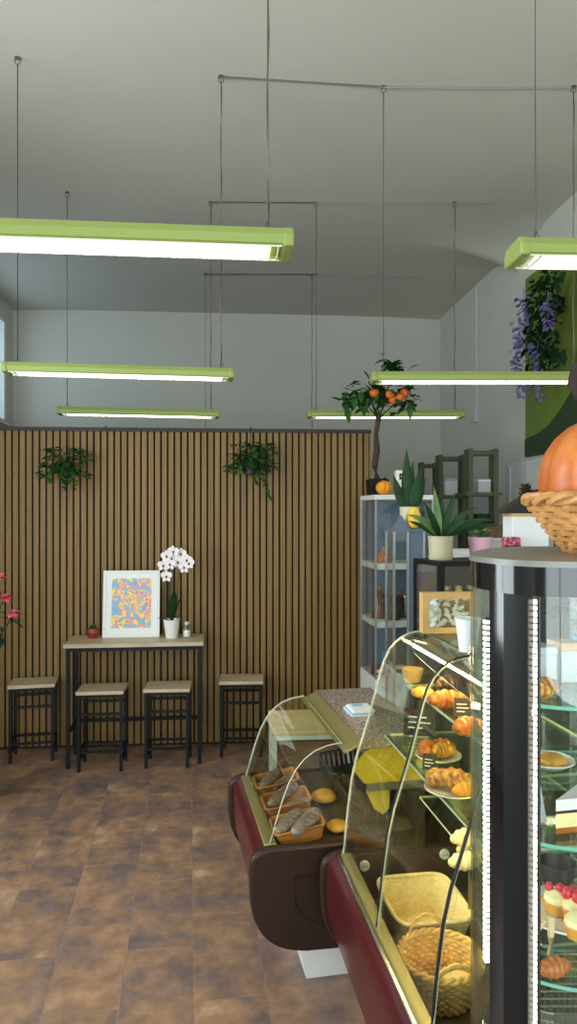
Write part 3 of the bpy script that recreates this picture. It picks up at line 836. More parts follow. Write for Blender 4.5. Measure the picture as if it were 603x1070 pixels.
for x, y in ((380, 903), (468, 897)):
    p = BM.inverted() @ px(x, y, 2.70); 
    m = MB(); m.lathe([(.001, 0), (.020, 0), (.020, .006), (.017, .009), (.001, .009)], 20, M=Matrix.Rotation(PI/2, 4, 'X'))
    for dx in (-.006, .006): m.ball((dx, -.0092, 0), (.0028, .001, .0028), 8, 1, rings=6)
    m.build('socket_cover', [K['whitegloss'], K['chalk']], B, loc=(p.x, -.012, p.z))
gB = [(.0, .556), (.008, .62), (.018, .72), (.034, .84), (.052, .92), (.078, 1.0), (.105, 1.085), (.128, 1.17), (.146, 1.24), (.163, 1.29), (.183, 1.328), (.205, 1.352), (.232, 1.372), (.265, 1.386), (.31, 1.393)]
half = -BL*.5
MB().sheet(gB, half+.002, -.008, .004, 0, 1).build('front_glass', [K['bglass'], K['gedge']], B, angle=80)
MB().sheet(gB, -BL+.002, half-.002, .006, 0, 1).build('front_glass', [K['bglass'], K['gedge']], B, angle=80)
for y, r in ((half, .0035), (-BL, .0042)):
    MB().tube([(x-.002, y, z) for x, z in gB], r, 6).build('black_seam', K['seal'], B)
for y in (-.006, -BL):
    m = MB(); m.prism(gB+[(.60, 1.393), (.60, .556)], y, y+.004); m.build('side_glass', K['glass'], B, smooth=False)
MB().tube([(x, -.003, z) for x, z in gB], .0020, 6).build('glass_edge', K['gedge'], B)
def shelf(name, v0, v1, z, y0=-BL+.012, y1=-.012):
    m = MB(); m.box((v0, y0, z), (v1, y1, z+.008)); m.m = [0, 0, 1, 1, 1, 1]
    return m.build(name, [K['shelfglass'], K['gedge']], B, smooth=False)
MB().box((.31, -BL, 1.388), (.62, 0, 1.398)).build('service_top', K['shelfglass'], B, smooth=False)
shelf('glass_shelf', .25, .56, 1.18); shelf('glass_shelf', .16, .56, .995); shelf('glass_shelf', .30, .56, .75)
for v, z in ((.262, 1.168), (.172, .984)):
    MB().box((v, -BL+.012, z), (v+.014, -.012, z+.010)).build('shelf_rail', K['steel'], B, smooth=False)
MB().box((.262, -BL+.02, 1.352), (.292, -.02, 1.372)).build('lamp_housing', K['steel'], B, smooth=False)
MB().tube([(.277, -BL+.03, 1.342), (.277, -.03, 1.342)], .010, 10).build('lamp_tube', K['ledwarm'], B)
MB().tube([(.186, -BL+.03, .977), (.186, -.03, .977)], .006, 10).build('shelf_lamp', K['ledwarm'], B)
for v, y in ((.50, -.06), (.50, half), (.50, -BL+.05), (.36, -.35)):
    MB().tube([(v, y, .375), (v, y, 1.388)], .006, 8).build('support_rod', K['chrome'], B)
MB().box((.615, -BL, .62), (.63, -.0, 1.388)).build('rear_door', K['shelfglass'], B, smooth=False)

bT = thing('rattan_basket', pz(441, 948, .377)+Vector((0, 0, 0)), 'empty cream rectangular rattan basket in the pastry counter', 'basket', BY)
bT.location = (.470, 2.475, .3765)
weave(bT, rect_shape(.19, .23, .265, .31), .125, 40, 17, .0040, .0016, K['rattan'], .009, plain=True)
bR = thing('round_wicker_basket', (.462, 2.155, .3765), 'round wicker basket with two loop handles in the pastry counter, beside the rectangular one', 'basket', BY)
weave(bR, round_shape(.085, .125), .125, 22, 11, .0055, .005, K['wickerpale'], .010)
for s_ in (1, -1):
    pts = [(.055*math.cos(a), s_*(.118+.012*math.sin(a)), .12+.055*math.sin(a)) for a in [PI*i/14 for i in range(15)]]
    m = MB()
    for k in (0, 1): m.tube([(x+.004*math.cos(i*1.1+PI*k), y, z+.004*math.sin(i*1.1+PI*k)) for i, (x, y, z) in enumerate(pts)], .0042, 6)
    m.build('handle', K['wickerpale'], bR)
loaf('bread_loaf', (.49, 2.13, .425), (.8, .5, 0), .15, .035, K['cream'], 'cream coloured loaf lying inside the round wicker basket', 'bread', None)
# wrapper film on the deck
m = MB(); n = 18
vs = []; fs = []
for j in range(n+1):
    for i in range(7):
        p = bw(.035+.045*i/6+.0*j, -.06-.62*j/n, .385+random.uniform(0, .05)*(1 if i else .4)); vs.append(p)
for j in range(n):
    for i in range(6): a = j*7+i; fs.append((a, a+1, a+8, a+7))
m.add(vs, fs); tag(m.build('plastic_wrap', K['film'], angle=20), 'crumpled clear plastic wrap along the lower edge inside the pastry counter', 'wrap')

def plate(p, r, label, group='white plates of pastry', w=1.):
    m = MB(); m.lathe([(.001, .0), (r*.6, 0), (r*.72, .004), (r, .014), (r, .018), (r*.7, .008), (r*.58, .005), (.001, .005)], 36)
    return tag(m.build('plate', K['whitegloss'], None, loc=p), label, 'plate', group)
Z2, Z1, Z0 = 1.0035, 1.1885, .7585
pl1 = pz(458, 793, Z2); pl2 = pz(473, 828, Z2)
plate(pl1, .078, 'white plate with orange glazed pastries on the middle glass shelf')
plate(pl2, .085, 'white plate with nut topped pastries on the middle glass shelf')
PG = 'pastries in the pastry counter'
def croissant(p, d, L, r, m_, label, cat='pastry', bend=.25):
    """a crescent roll with ridged segments"""
    m = MB(); d = Vector(d).normalized(); s_ = d.cross(Vector((0, 0, 1))); NR = 24; pts = []
    for i in range(NR+1):
        x = -1+2*i/NR; pts.append(Vector(p)+d*(x*L/2)+s_*(bend*L*(x*x-.3))+Vector((0, 0, r*.9)))
    m.tube(pts, r, 16, rf=lambda t: r*(.18+.82*math.sin(PI*t)**.7)*(1+.10*math.sin(t*2*PI*5)))
    o = m.build('pastry', m_, None, angle=80); c = Vector(p); o.data.transform(Matrix.Translation(-c)); o.location = c
    return tag(o, label, cat, PG)
V = Vector
croissant(pl1+V((-.032, .0, .008)), (.5, 1, 0), .10, .028, K['crust'], 'orange glazed pastry on the plate behind the small dark tag')
croissant(pl1+V((.012, -.015, .008)), (1, .2, 0), .09, .026, K['bun'], 'golden pastry at the front of the plate behind the small dark tag')
croissant(pl1+V((.02, .035, .008)), (1, -.2, 0), .09, .026, K['crust'], 'brown pastry at the back of the plate behind the small dark tag')
croissant(pl2+V((-.045, .03, .008)), (.6, 1, 0), .09, .027, K['nut'], 'nut topped pastry under the small dark tag', bend=.1)
croissant(pl2+V((-.0, -.005, .016)), (1, -.4, 0), .13, .030, K['nut'], 'long nut topped pastry across the middle of its plate', bend=.1)
croissant(pl2+V((.03, -.048, .006)), (1, .1, 0), .09, .022, K['bun'], 'plain golden pastry at the edge of the nut pastry plate', bend=.1)
price_tag(pz(448, 806, Z2+.0), .042, .05, BY-.5, -.35, 'small black price tag standing between the two pastry plates', 'chalk', 'black price tags in the pastry counter')
price_tag(pz(484, 750, Z1), .055, .058, BY-.3, -.3, 'black price tag before the dark rolls on the upper glass shelf', 'chalk', 'black price tags in the pastry counter')
price_tag(pz(438, 770, Z2), .12, .10, BY-.4, -.5, 'large black price card lying back at the far end of the middle shelf', 'chalk', 'black price tags in the pastry counter')
croissant(pz(468, 740, Z1), (1, .1, 0), .14, .032, K['crust'], 'big glazed brown roll in front on the upper glass shelf', bend=.12)
croissant(pz(472, 725, Z1)+V((0, .02, .0)), (1, .4, 0), .13, .034, K['choc'], 'dark chocolate topped roll behind the big glazed roll', bend=.12)
croissant(pz(490, 768, Z1), (1, .3, 0), .11, .028, K['crust'], 'glazed brown roll closest to the tall black case on the upper shelf', bend=.15)
bun(pz(442, 727, Z1), .043, 'round golden bun at the far end of the upper glass shelf', PG, 'bun', 'pastry', 'bun')
mc = MB(); mc.lathe([(.001, 0), (.03, 0), (.045, .05), (.043, .05), (.029, .004), (.001, .004)], 20, lobes=10, depth=.08)
tag(mc.build('paper_case', K['card'], None, loc=pz(431, 712, Z1)), 'kraft paper case at the far end of the upper glass shelf, behind the round bun', 'case')
for k, (x, y, dz) in enumerate(((486, 908, 0), (494, 895, 0), (488, 900, .05))):
    croissant(pz(x, y, Z0)+V((0, 0, dz)), (1, .2, 0), .11, .027, K['cream'], ['cream coloured roll at the front of the lowest glass shelf', 'cream coloured roll at the back of the lowest glass shelf', 'cream coloured roll stacked on two others on the lowest glass shelf'][k], bend=.05)

# carton with window, cup on the service top
cb = thing('sweets_carton', (.60, 2.63, 1.399), 'kraft carton with a window showing white sugared sweets, on the pastry counter top', 'carton', BY*.5)
cw, chh = .205, .150
m = MB()
for a, b in (((-cw/2, 0, 0), (-cw/2+.025, .05, chh)), ((cw/2-.025, 0, 0), (cw/2, .05, chh)), ((-cw/2+.025, 0, 0), (cw/2-.025, .05, .022)), ((-cw/2+.025, 0, chh-.022), (cw/2-.025, .05, chh))): m.box(a, b)
m.box((-cw/2+.02, .044, .01), (cw/2-.02, .05, chh-.01))
m.build('carton_body', K['card'], cb, smooth=False)
MB().box((-cw/2+.025, .001, .022), (cw/2-.025, .002, chh-.022)).build('window_film', K['glass'], cb, smooth=False)
rr = random.Random(3); k = 0
for j in range(5):
    for i in range(6):
        m = MB(); x = -cw/2+.037+i*.0262+rr.uniform(-.004, .004)+(.008 if j % 2 else 0); z = .034+j*.0215
        if abs(x) > cw/2-.032: continue
        a0 = rr.uniform(0, 6)
        m.tube([(x+.009*math.cos(a0+a), .024, z+.009*math.sin(a0+a)) for a in [.45*q for q in range(9)]], .009, 8, rf=lambda t: .0098*(.6+.4*math.sin(PI*t)))
        o = m.build('sugared_sweet', K['sugar'], None)
        c = Vector((x, .024, z)); o.data.transform(Matrix.Translation(-c))
        o.location = cb.location+Matrix.Rotation(BY*.5, 3, 'Z') @ c; o.rotation_euler = (0, 0, BY*.5)
        tag(o, 'white crescent sweet in the window of the kraft carton', 'sweet', 'sweets in the carton')
cu = thing('paper_cup', px(489, 684, 2.30), 'white paper cup on the pastry counter top in front of the sweets carton', 'cup')
cu.location.z = 1.399
MB().lathe([(.001, 0), (.028, 0), (.040, .105), (.0385, .105), (.027, .004), (.001, .004)], 28).build('cup_body', K['paper'], cu)
MB().tube([(.0405*math.cos(a), .0405*math.sin(a), .105) for a in [2*PI*i/28 for i in range(28)]], .002, 6, closed=True).build('rolled_rim', K['paper'], cu)

# ------------------------------------------------------------------ tall round-cornered pastry case
FR = thing('pastry_case', (.6, 1.39, 0), 'tall glossy black pastry case with rounded corners and curved glass', 'display case')
off = lambda P: [(x-.6, y-1.39) for x, y in P]
seg_front = cr(off([(.402, 1.163), (.44, 1.146), (.5, 1.134), (.62, 1.122), (.76, 1.13), (.82, 1.145)]))
seg_pr = cr(off([(.82, 1.145), (.86, 1.18), (.88, 1.24)]))
seg_right = cr(off([(.88, 1.24), (.89, 1.4), (.87, 1.53)]))
seg_back = cr(off([(.87, 1.53), (.82, 1.61), (.7, 1.65), (.6, 1.652), (.52, 1.632), (.46, 1.58)]))
seg_left = cr(off([(.46, 1.58), (.405, 1.49), (.365, 1.40), (.347, 1.35), (.341, 1.29), (.352, 1.24)]))
seg_p1 = off([(.352, 1.24), (.358, 1.222), (.366, 1.205)])
seg_p2 = off([(.366, 1.205), (.382, 1.181), (.402, 1.163)])
seg_post = off([(.366, 1.205), (.380, 1.1835), (.3950, 1.1685)])
loop = seg_front[:-1]+seg_pr[:-1]+seg_right[:-1]+seg_back[:-1]+seg_left[:-1]+seg_p1[:-1]+seg_p2[:-1]
def inset(P, k, c=(0., 0.)): return [(c[0]+(x-c[0])*k, c[1]+(y-c[1])*k) for x, y in P]
def vwall(seg, z0, z1, k=.975):
    m = MB(); m.prism(seg+inset(seg, k)[::-1], z0, z1, axis='z'); return m
TOPZ = 1.77
m = MB(); m.prism(inset(loop, 1.012), TOPZ-.010, TOPZ, axis='z'); m.build('top_board', K['fridgetop'], FR, angle=30)
m = MB(); n = len(loop); a = loop; b = inset(loop, .96)
m.add([(*p, z) for z in (TOPZ-.058, TOPZ-.010) for p in a]+[(*p, z) for z in (TOPZ-.058, TOPZ-.010) for p in b],
      [(i, (i+1) % n, (i+1) % n+n, i+n) for i in range(n)]+[(2*n+i, 3*n+i, 3*n+(i+1) % n, 2*n+(i+1) % n) for i in range(n)]+
      [(i, 2*n+i, 2*n+(i+1) % n, (i+1) % n) for i in range(n)]+[(n+i, n+(i+1) % n, 3*n+(i+1) % n, 3*n+i) for i in range(n)])
m.build('header_band', K['fridgeblack'], FR, angle=30)
m = MB(); m.prism(loop, .04, .62, axis='z'); m.build('base_cabinet', K['fridgeblack'], FR, angle=30)
m = MB(); m.prism(inset(loop, .93), 0, .04, axis='z'); m.build('plinth', K['fridgeside'], FR, angle=30)
vwall(seg_p1, .62, TOPZ-.058, .94).build('corner_post', K['fridgeblack'], FR, angle=30)
vwall(seg_post, .62, TOPZ-.058, .94).build('corner_post', K['fridgeside'], FR, angle=30)
vwall(seg_pr, .62, TOPZ-.058, .94).build('corner_post', K['fridgeblack'], FR, angle=30)
for nm, sg in (('front_glass', seg_front), ('side_glass', seg_left), ('side_glass', seg_right), ('back_glass', seg_back)):
    vwall(sg, .62, TOPZ-.058, .982).build(nm, K['glass'], FR, angle=60)
for z in (1.53, 1.30, 1.07, .84):
    m = MB(); L_ = inset(loop, .925); m.prism(L_, z-.006, z, axis='z'); nn = len(L_)
    m.m = [0, 0]+[1]*nn; m.build('glass_shelf', [K['shelfglass'], K['tealedge']], FR, angle=30)
def led(P, z0, z1, dots):
    m = MB(); x, y = P[0]-.6, P[1]-1.39; h_ = .0060 if dots else .0022
    c_ = h_*.55; m.box((x-c_, y-c_, z0), (x+c_, y+c_, z1)); o = m.build('light_channel', K['seal'], FR, smooth=False)
    d = MB(); k = 0; z = z0+.006
    while z < z1-.008:
        d.box((x-h_, y-h_, z), (x+h_, y+h_, z+(.0055 if dots else .0072))); z += .0102
    d.build('light_strip', K['led'], FR, smooth=False)
led((.361, 1.285), 1.03, 1.66, True); led((.4112, 1.181), .66, 1.705, False)
MB().box((.4100-.6, 1.159-1.39, .62), (.4125-.6, 1.165-1.39, TOPZ-.058)).build('black_gasket', K['seal'], FR, smooth=False); led((.80, 1.20), .66, 1.70, False); led((.80, 1.56), .66, 1.70, False)

def pf_(x, y, z): return pz(x, y, z)
def tart(p, r, label, berries):
    t = thing('tart', p, label, 'tart', 0, 'tarts in the black case')
    MB().lathe([(.001, 0), (r*.75, 0), (r, .022), (r*.96, .024), (r*.9, .02), (.001, .02)], 24, lobes=16, depth=.06).build('shell', K['bun'], t)
    MB().lathe([(r*.92, .018), (r*.8, .032), (r*.4, .040), (.001, .042)], 20).build('filling', K['cream'], t)
    for (x, y, s_) in berries:
        MB().ball((x, y, .04+s_*.4), (s_, s_, s_*1.15), 12, rings=8).build('berry', K['strawb'], t)
    return t
S3 = 1.0705; S2 = 1.3005; S1 = 1.5305
plate((.53, 1.36, S3), .085, 'white plate of berry tarts in the tall black case', 'plates in the black case')
tart(pf_(582, 952, S3+.008), .029, 'cream tart with sliced red berries in the tall black case', [(.006, 0, .009), (-.012, .008, .008)])
tart((.545, 1.345, S3+.008), .029, 'tart piled with round red raspberries in the tall black case', [(.0, -.01, .011), (.015, .004, .011), (-.013, .006, .011), (.002, .014, .010)])
tart((.525, 1.285, S3+.010), .028, 'plain yellow tart in front of the berry tarts', [])
bo = MB(); bo.lathe([(.001, 0), (.026, 0), (.038, .03), (.040, .05), (.037, .05), (.034, .03), (.022, .005), (.001, .004)], 28)
tag(bo.build('bowl', K['blacktray'], None, loc=pf_(582, 925, S3)), 'dark bowl behind the berry tarts in the tall black case', 'bowl')
croissant(pf_(580, 1020, S3), (1, .3, 0), .06, .016, K['crust'], 'small pastry with orange glaze on the third shelf of the black case', bend=.1)
for k, (a, b) in enumerate((((.415, 1.25, .004), (.445, 1.225, .075)), ((.458, 1.24, .004), (.459, 1.235, .075)))):
    m = MB(); A_ = Vector(a)+Vector((0, 0, S3)); B_ = Vector(b)+Vector((0, 0, S3)); m.tube([A_, (A_+B_)/2, B_], .0035 if k == 0 else .006, 8)
    tag(m.build('wooden_stick', K['lightwood']), ['thin slanting wooden stick before the tarts in the black case', 'thick upright wooden stick before the tarts in the black case'][k], 'stick', 'wooden sticks in the black case')
plate((.56, 1.53, S2), .055, 'small white plate under the glazed bun on the second shelf of the black case', 'plates in the black case')
bun((.568, 1.525, S2+.006), .033, 'glazed orange bun on the second shelf of the black case', None, 'bun', 'bread', 'bun')
cl = MB(); cl.box((-.035, -.03, 0), (.035, .03, .002)); cl.prism([(-.035, 0), (.035, 0), (.028, .045), (-.028, .045)], -.03, .03)
o = cl.build('clear_clamshell', K['film'], None, smooth=False, loc=(.515, 1.50, S2)); o.rotation_euler = (0, 0, .5); tag(o, 'clear plastic clamshell box behind the white card in the black case', 'box')
price_tag((.434, 1.235, S2), .045, .07, .45, -.25, 'white price card standing on the second shelf of the black case', 'greypaper', None)
ck = thing('cake_slice', (.455, 1.205, S2+.001), 'layered white cheesecake slice on the second shelf of the black case', 'cake', .25)
tri = [(0, 0), (.11, -.005), (.10, .065)]
for nm, a, b, mt in (('base_layer', 0, .010, 'crust'), ('cream_layer', .010, .034, 'cream'), ('chocolate_layer', .034, .039, 'choc'), ('top_layer', .039, .058, 'petalw')):
    m = MB(); m.prism(tri, a, b, axis='z'); m.build(nm, K[mt], ck, smooth=False)
for k, (x, y, w_, h_, c) in enumerate(((.47, 1.33, .045, .07, 'greypaper'), (.525, 1.35, .04, .074, 'greypaper'), (.58, 1.36, .045, .08, 'paperblue'))):
    t = thing('pastry_box', (x, y, S1), ['grey white box ending the row on the black case top shelf', 'grey white box with kraft lid on the black case top shelf', 'pale blue box in the row on the top shelf of the black case'][k], 'box', .2, 'boxes on the top shelf of the black case')
    MB().box((-w_/2, -.025, 0), (w_/2, .025, h_-.015)).build('box_body', K[c], t, bevel=.002)
    MB().box((-w_/2-.001, -.026, h_-.015), (w_/2+.001, .026, h_)).build('lid', K['card' if k == 1 else c], t, bevel=.002)
croissant((.44, 1.22, S1), (1, .5, 0), .07, .018, K['nut'], 'nut covered roll on the top shelf of the black case', bend=.1)
wb = thing('wire_basket', (.55, 1.34, .8405), 'grey wire mesh basket on the lowest shelf of the black case', 'basket')
m = MB()
for k in range(9):
    z = .12*k/8; m.tube([(x, y, z) for x, y in rrect(-.11, -.085, .11, .085, .03, 4)], .0018, 5, closed=True)
for x, y in rrect(-.11, -.085, .11, .085, .03, 4)[::1]: m.tube([(x, y, 0), (x, y, .12)], .0015, 5)
for k in range(16):
    x = -.10+.2*k/15
    for y in (-.085, .085): m.tube([(x, y, 0), (x, y, .12)], .0015, 5)
m.build('wire_mesh', K['mesh'], wb)
MB().box((-.105, -.08, 0), (.105, .08, .003)).build('basket_floor', K['mesh'], wb, smooth=False)

# pumpkin in its basket on the case
kb = thing('pumpkin_basket', (.676, 1.385, 1.770), 'flared wicker basket on the tall black case holding the big pumpkin', 'basket')
weave(kb, round_shape(.115, .198, .85), .105, 20, 9, .0075, .006, K['wicker'], .012)
pk = thing('pumpkin', (.676, 1.385, 1.775), 'large orange pumpkin sitting in the wicker basket', 'pumpkin')
m = MB(); prof = []
for i in range(15):
    a = -PI/2+PI*i/14; prof.append((max(.001, .178*math.cos(a)**.8 if math.cos(a) > 0 else .001), .137+.135*math.sin(a)*(1-.12*(1 if i > 12 else 0))))
m.lathe(prof, 96, lobes=12, depth=.045); m.build('rind', K['pumpkin'], pk, angle=80)
m = MB(); m.tube([(0, 0, .25), (-.05, -.005, .275), (-.095, -.01, .295), (-.118, -.01, .325), (-.112, -.01, .36)], .02, 10, rf=lambda t: .026-.012*t); m.build('stem', K['stem'], pk)
pc = thing('pine_cone', (.502, 1.50, 1.872), 'small dark pine cone on the basket rim behind the pumpkin', 'pine cone')
m = MB()
for k in range(40):
    a = k*2.4; z = .034*(k/40); r = .017*math.sin(PI*min(.98, .15+.85*k/40))
    m.leaf((r*.4*math.cos(a), r*.4*math.sin(a), z), (math.cos(a), math.sin(a), .5), .012, .012, -.2, 3, .2)
m.ball((0, 0, .016), (.009, .009, .017), 10, rings=8); m.build('scales', K['bark'], pc)

# ------------------------------------------------------------------ tall white vitrine with its tree
VY = math.atan(.146)
VT = thing('glass_vitrine', (.626, 5.12, 0), 'tall white framed glass vitrine beside the end of the slatted partition', 'cabinet', VY)
VM = Matrix.Translation((.626, 5.12, 0)) @ Matrix.Rotation(VY, 4, 'Z')
def vw(x, y, z): return VM @ Vector((x, y, z))
VWd, VD, VH = .44, .44, 1.975
MB().box((0, 0, .06), (VWd, VD, .64)).build('base_cabinet', K['white'], VT, bevel=.004)
MB().box((.02, .02, 0), (VWd-.02, VD-.02, .06)).build('plinth', K['greypaper'], VT, smooth=False)
MB().box((0, 0, VH-.035), (VWd, VD, VH)).build('top_board', K['white'], VT, bevel=.003)
for x, y in ((0, 0), (VWd-.012, 0), (0, VD-.012), (VWd-.012, VD-.012)):
    MB().box((x, y, .64), (x+.012, y+.012, VH-.035)).build('corner_post', K['silver'], VT, smooth=False)
for nm, a, b in (('front_glass', (.012, .003, .64), (VWd-.012, .008, VH-.035)), ('side_glass', (.003, .012, .64), (.008, VD-.012, VH-.035)), ('side_glass', (VWd-.008, .012, .64), (VWd-.003, VD-.012, VH-.035))):
    MB().box(a, b).build(nm, K['glass'], VT, smooth=False)
MB().box((.012, VD-.01, .64), (VWd-.012, VD-.004, VH-.035)).build('back_board', K['bluegrey'], VT, smooth=False)
for z in (1.43, 1.008): MB().box((.012, .012, z), (VWd-.012, VD-.014, z+.045)).build('shelf', K['white'], VT, bevel=.002)
MB().tube([(.22, -.006, 1.1), (.22, -.02, 1.12), (.22, -.02, 1.22), (.22, -.006, 1.24)], .005, 6).build('handle', K['chrome'], VT)
def statuette(p, h, m_, label, g='figures in the vitrine'):
    t = thing('figurine', p, label, 'figurine', 0, g)
    MB().lathe([(.001, 0), (h*.22, 0), (h*.24, h*.05), (h*.16, h*.3), (h*.12, h*.55), (h*.15, h*.66), (h*.07, h*.74), (.001, h*.76)], 20).build('robe', K[m_], t)
    MB().ball((0, 0, h*.85), (h*.085, h*.085, h*.11), 12).build('head', K['brownblock'], t)
    m = MB(); 
    for s_ in (-1, 1): m.tube([(s_*h*.12, 0, h*.66), (s_*h*.18, -h*.05, h*.5), (s_*h*.05, -h*.14, h*.45)], h*.04, 8)
    m.build('arms', K[m_], t)
statuette(vw(.09, .2, 1.053), .27, 'amber', 'amber brown figurine on the lower vitrine shelf')
statuette(vw(.17, .12, 1.053), .24, 'darkfig', 'dark figurine in front on the lower vitrine shelf')
statuette(vw(.26, .22, 1.053), .22, 'darkfig', 'dark figurine behind the front one on the lower vitrine shelf')
m = MB(); m.lathe([(.001, 0), (.055, 0), (.06, .02), (.03, .07), (.012, .11), (.001, .12)], 20); tag(m.build('cone_ornament', K['crust'], None, loc=vw(.11, .15, 1.4755)), 'rust brown cone ornament on the upper vitrine shelf', 'ornament')
for k, (x, y, w_, h_, c) in enumerate(((.06, .15, .09, .06, 'redbox'), (.17, .22, .10, .16, 'bluebox'), (.20, .10, .09, .07, 'paper'))):
    t = thing('small_carton', vw(x, y, .641), ['red carton on the vitrine floor', 'tall pale blue carton on the vitrine floor', 'white carton at the front of the vitrine floor'][k], 'carton', VY, 'cartons on the vitrine floor')
    MB().box((-w_/2, -.03, 0), (w_/2, .03, h_)).build('carton_body', K[c], t, bevel=.002)
    MB().box((-w_*.3, -.031, h_*.3), (w_*.3, -.0302, h_*.7)).build('printed_label', K['paper' if k < 2 else 'bluebox'], t, smooth=False)

tr = thing('orange_tree', (.668, 5.335, VH), 'small potted orange tree on top of the glass vitrine', 'tree', VY)
m = MB(); m.prism([(-.062, 0), (.062, 0), (.072, .12), (-.072, .12)], -.07, .07); m.build('pot', K['black'], tr, bevel=.004)
MB().box((-.06, -.06, .1205), (.06, .06, .124)).build('soil', K['soil'], tr, smooth=False)
trunk = [(0, 0, .12), (-.02, 0, .22), (.0, .01, .34), (-.01, 0, .46), (.01, 0, .58)]
m = MB(); m.tube(trunk, .02, 10, rf=lambda t: .026-.008*t+.003*math.sin(t*40))
brs = [((-.10, 0, .70), (-.20, -.02, .74)), ((.02, .02, .72), (.03, .01, .84)), ((.12, -.02, .68), (.24, 0, .72)), ((.06, -.05, .74), (.10, -.05, .98)), ((-.03, .06, .72), (-.06, .08, .80))]
for a, b in brs: m.tube([trunk[-1], a, b], .01, 8, rf=lambda t: .012-.008*t)
m.build('trunk', K['bark'], tr)
fm = MB(); 
for (c, n_, s_) in (((-.17, -.02, .73), 34, .07), ((-.07, 0, .78), 30, .08), ((.02, .02, .80), 26, .07), ((.14, -.02, .74), 30, .075), ((.25, 0, .70), 24, .055), ((.10, -.05, .97), 40, .055), ((-.23, -.02, .70), 16, .05), ((.22, -.02, .80), 10, .04)):
    for k in range(n_):
        b = Vector(c)+Vector((random.gauss(0, s_*.6), random.gauss(0, s_*.6), random.gauss(0, s_*.55)))
        d = Vector((random.uniform(-1, 1), random.uniform(-1, 1), random.uniform(-.5, .7)))
        fm.leaf(b, d, random.uniform(.08, .12), random.uniform(.045, .06), .25, 4, .2)
fm.build('foliage', K['leaf'], tr)
for (x, y, z) in ((-.045, -.09, .755), (.07, -.10, .745), (.15, -.10, .73), (.185, -.09, .76), (.10, -.08, .71)):
    MB().ball((x, y, z), (.036, .036, .034), 16).build('orange', K['orange'], tr)
def gourd(p, r, h, m_, label):
    t = thing('gourd', p, label, 'gourd', 0, None)
    prof = [(max(.001, r*math.cos(a)), h/2+h/2*math.sin(a)) for a in [-PI/2+PI*i/12 for i in range(13)]]
    m = MB(); m.lathe(prof, 60, lobes=9, depth=.14); m.build('rind', K[m_], t, angle=80)
    MB().tube([(0, 0, h*.93), (.004, 0, h*1.12), (.012, 0, h*1.25)], .006, 8).build('stem', K['stem'], t)
gourd((.700, 5.195, VH), .060, .105, 'gourd', 'small orange gourd before the orange tree pot on the vitrine')
dp = thing('air_freshener', (.835, 5.27, VH), 'white box air freshener dispenser on top of the vitrine', 'dispenser', VY)
MB().box((-.042, -.035, 0), (.042, .035, .185)).build('case', K['white'], dp, bevel=.01)
MB().box((-.022, -.0375, .115), (.022, -.034, .160)).build('nozzle_plate', K['chalk'], dp, bevel=.003)
MB().ball((0, -.038, .138), (.010, .005, .010), 12, rings=6).build('nozzle', K['silver'], dp)

# ------------------------------------------------------------------ gabled blue-grey case with snake plant
HY = math.atan(.12)
HS = thing('gabled_cabinet', (.651, 4.40, 0), 'narrow blue grey cabinet with small gable roof and glass beside the vitrine', 'cabinet', HY)
w2, dd, ez = .205, .20, 1.743
for x in (0, .088, w2-.014): MB().box((x, 0, .02), (x+.014, .014, ez-.012)).build('post', K['silver'], HS, smooth=False)
for x in (0, w2-.014): MB().box((x, dd-.014, .02), (x+.014, dd, ez-.012)).build('post', K['silver'], HS, smooth=False)
MB().box((.102, .004, .02), (w2-.014, .012, ez-.012)).build('front_panel', K['bluegrey'], HS, smooth=False)
MB().box((.014, .004, .02), (.088, .008, ez-.012)).build('glass_pane', K['glass'], HS, smooth=False)
MB().box((w2-.01, .014, .02), (w2-.004, dd-.014, ez-.012)).build('side_panel', K['bluegrey'], HS, smooth=False)
MB().box((.004, .014, .02), (.008, dd-.014, ez-.012)).build('glass_pane', K['glass'], HS, smooth=False)
MB().box((-.012, -.012, ez-.014), (w2+.006, dd+.006, ez)).build('top_board', K['bluegrey'], HS, smooth=False)
MB().box((0, 0, 0), (w2, dd, .02)).build('bottom_board', K['bluegrey'], HS, smooth=False)
MB().prism([(-.008, ez), (.110, ez), (.051, ez+.085)], -.008, .04).build('gable_roof', K['bluegrey'], HS, smooth=False)
MB().prism([(.014, .9), (.088, .9), (.088, .91), (.014, .91)], .014, dd-.014).build('shelf', K['bluegrey'], HS, smooth=False)
def hs(x, y, z): return Vector((.651, 4.40, 0))+Matrix.Rotation(HY, 3, 'Z') @ Vector((x, y, z))
sp = thing('snake_plant', hs(.137, .115, ez), 'snake plant with upright pointed leaves in a cream pot on the gabled cabinet', 'plant')
MB().lathe([(.001, 0), (.056, 0), (.06, .01), (.062, .13), (.064, .14), (.057, .14), (.055, .12), (.001, .118)], 28).build('pot', K['creampot'], sp)
MB().lathe([(.0555, .118), (.001, .122)], 16).build('soil', K['soil'], sp)
for (x, y, d, L, w_) in ((-.01, 0, (-.02, 0, 1), .39, .075), (.02, -.01, (.22, 0, 1), .29, .075), (-.03, 0, (-.35, -.1, 1), .24, .06), (.0, .02, (.12, .2, 1), .33, .06), (.03, .01, (.40, .1, 1), .22, .06)):
    m = MB(); m.leaf((x, y, .12), d, L, w_, -.02, 9, .35, 0, (0, 1, 0), .35); m.build('leaf', K['leafdark'], sp)
g_ = thing('gourd', hs(.137, .020, ez+.0), 'small striped yellow gourd before the cream pot of the snake plant', 'gourd')
m = MB(); m.lathe([(max(.001, .048*math.cos(a)*(1-.18*math.sin(a))), .07+.07*math.sin(a)) for a in [-PI/2+PI*i/12 for i in range(13)]], 60, lobes=9, depth=.12); m.build('rind', K['gourdy'], g_, angle=80)
MB().tube([(0, 0, .135), (.003, 0, .155)], .006, 8).build('stem', K['stem'], g_)

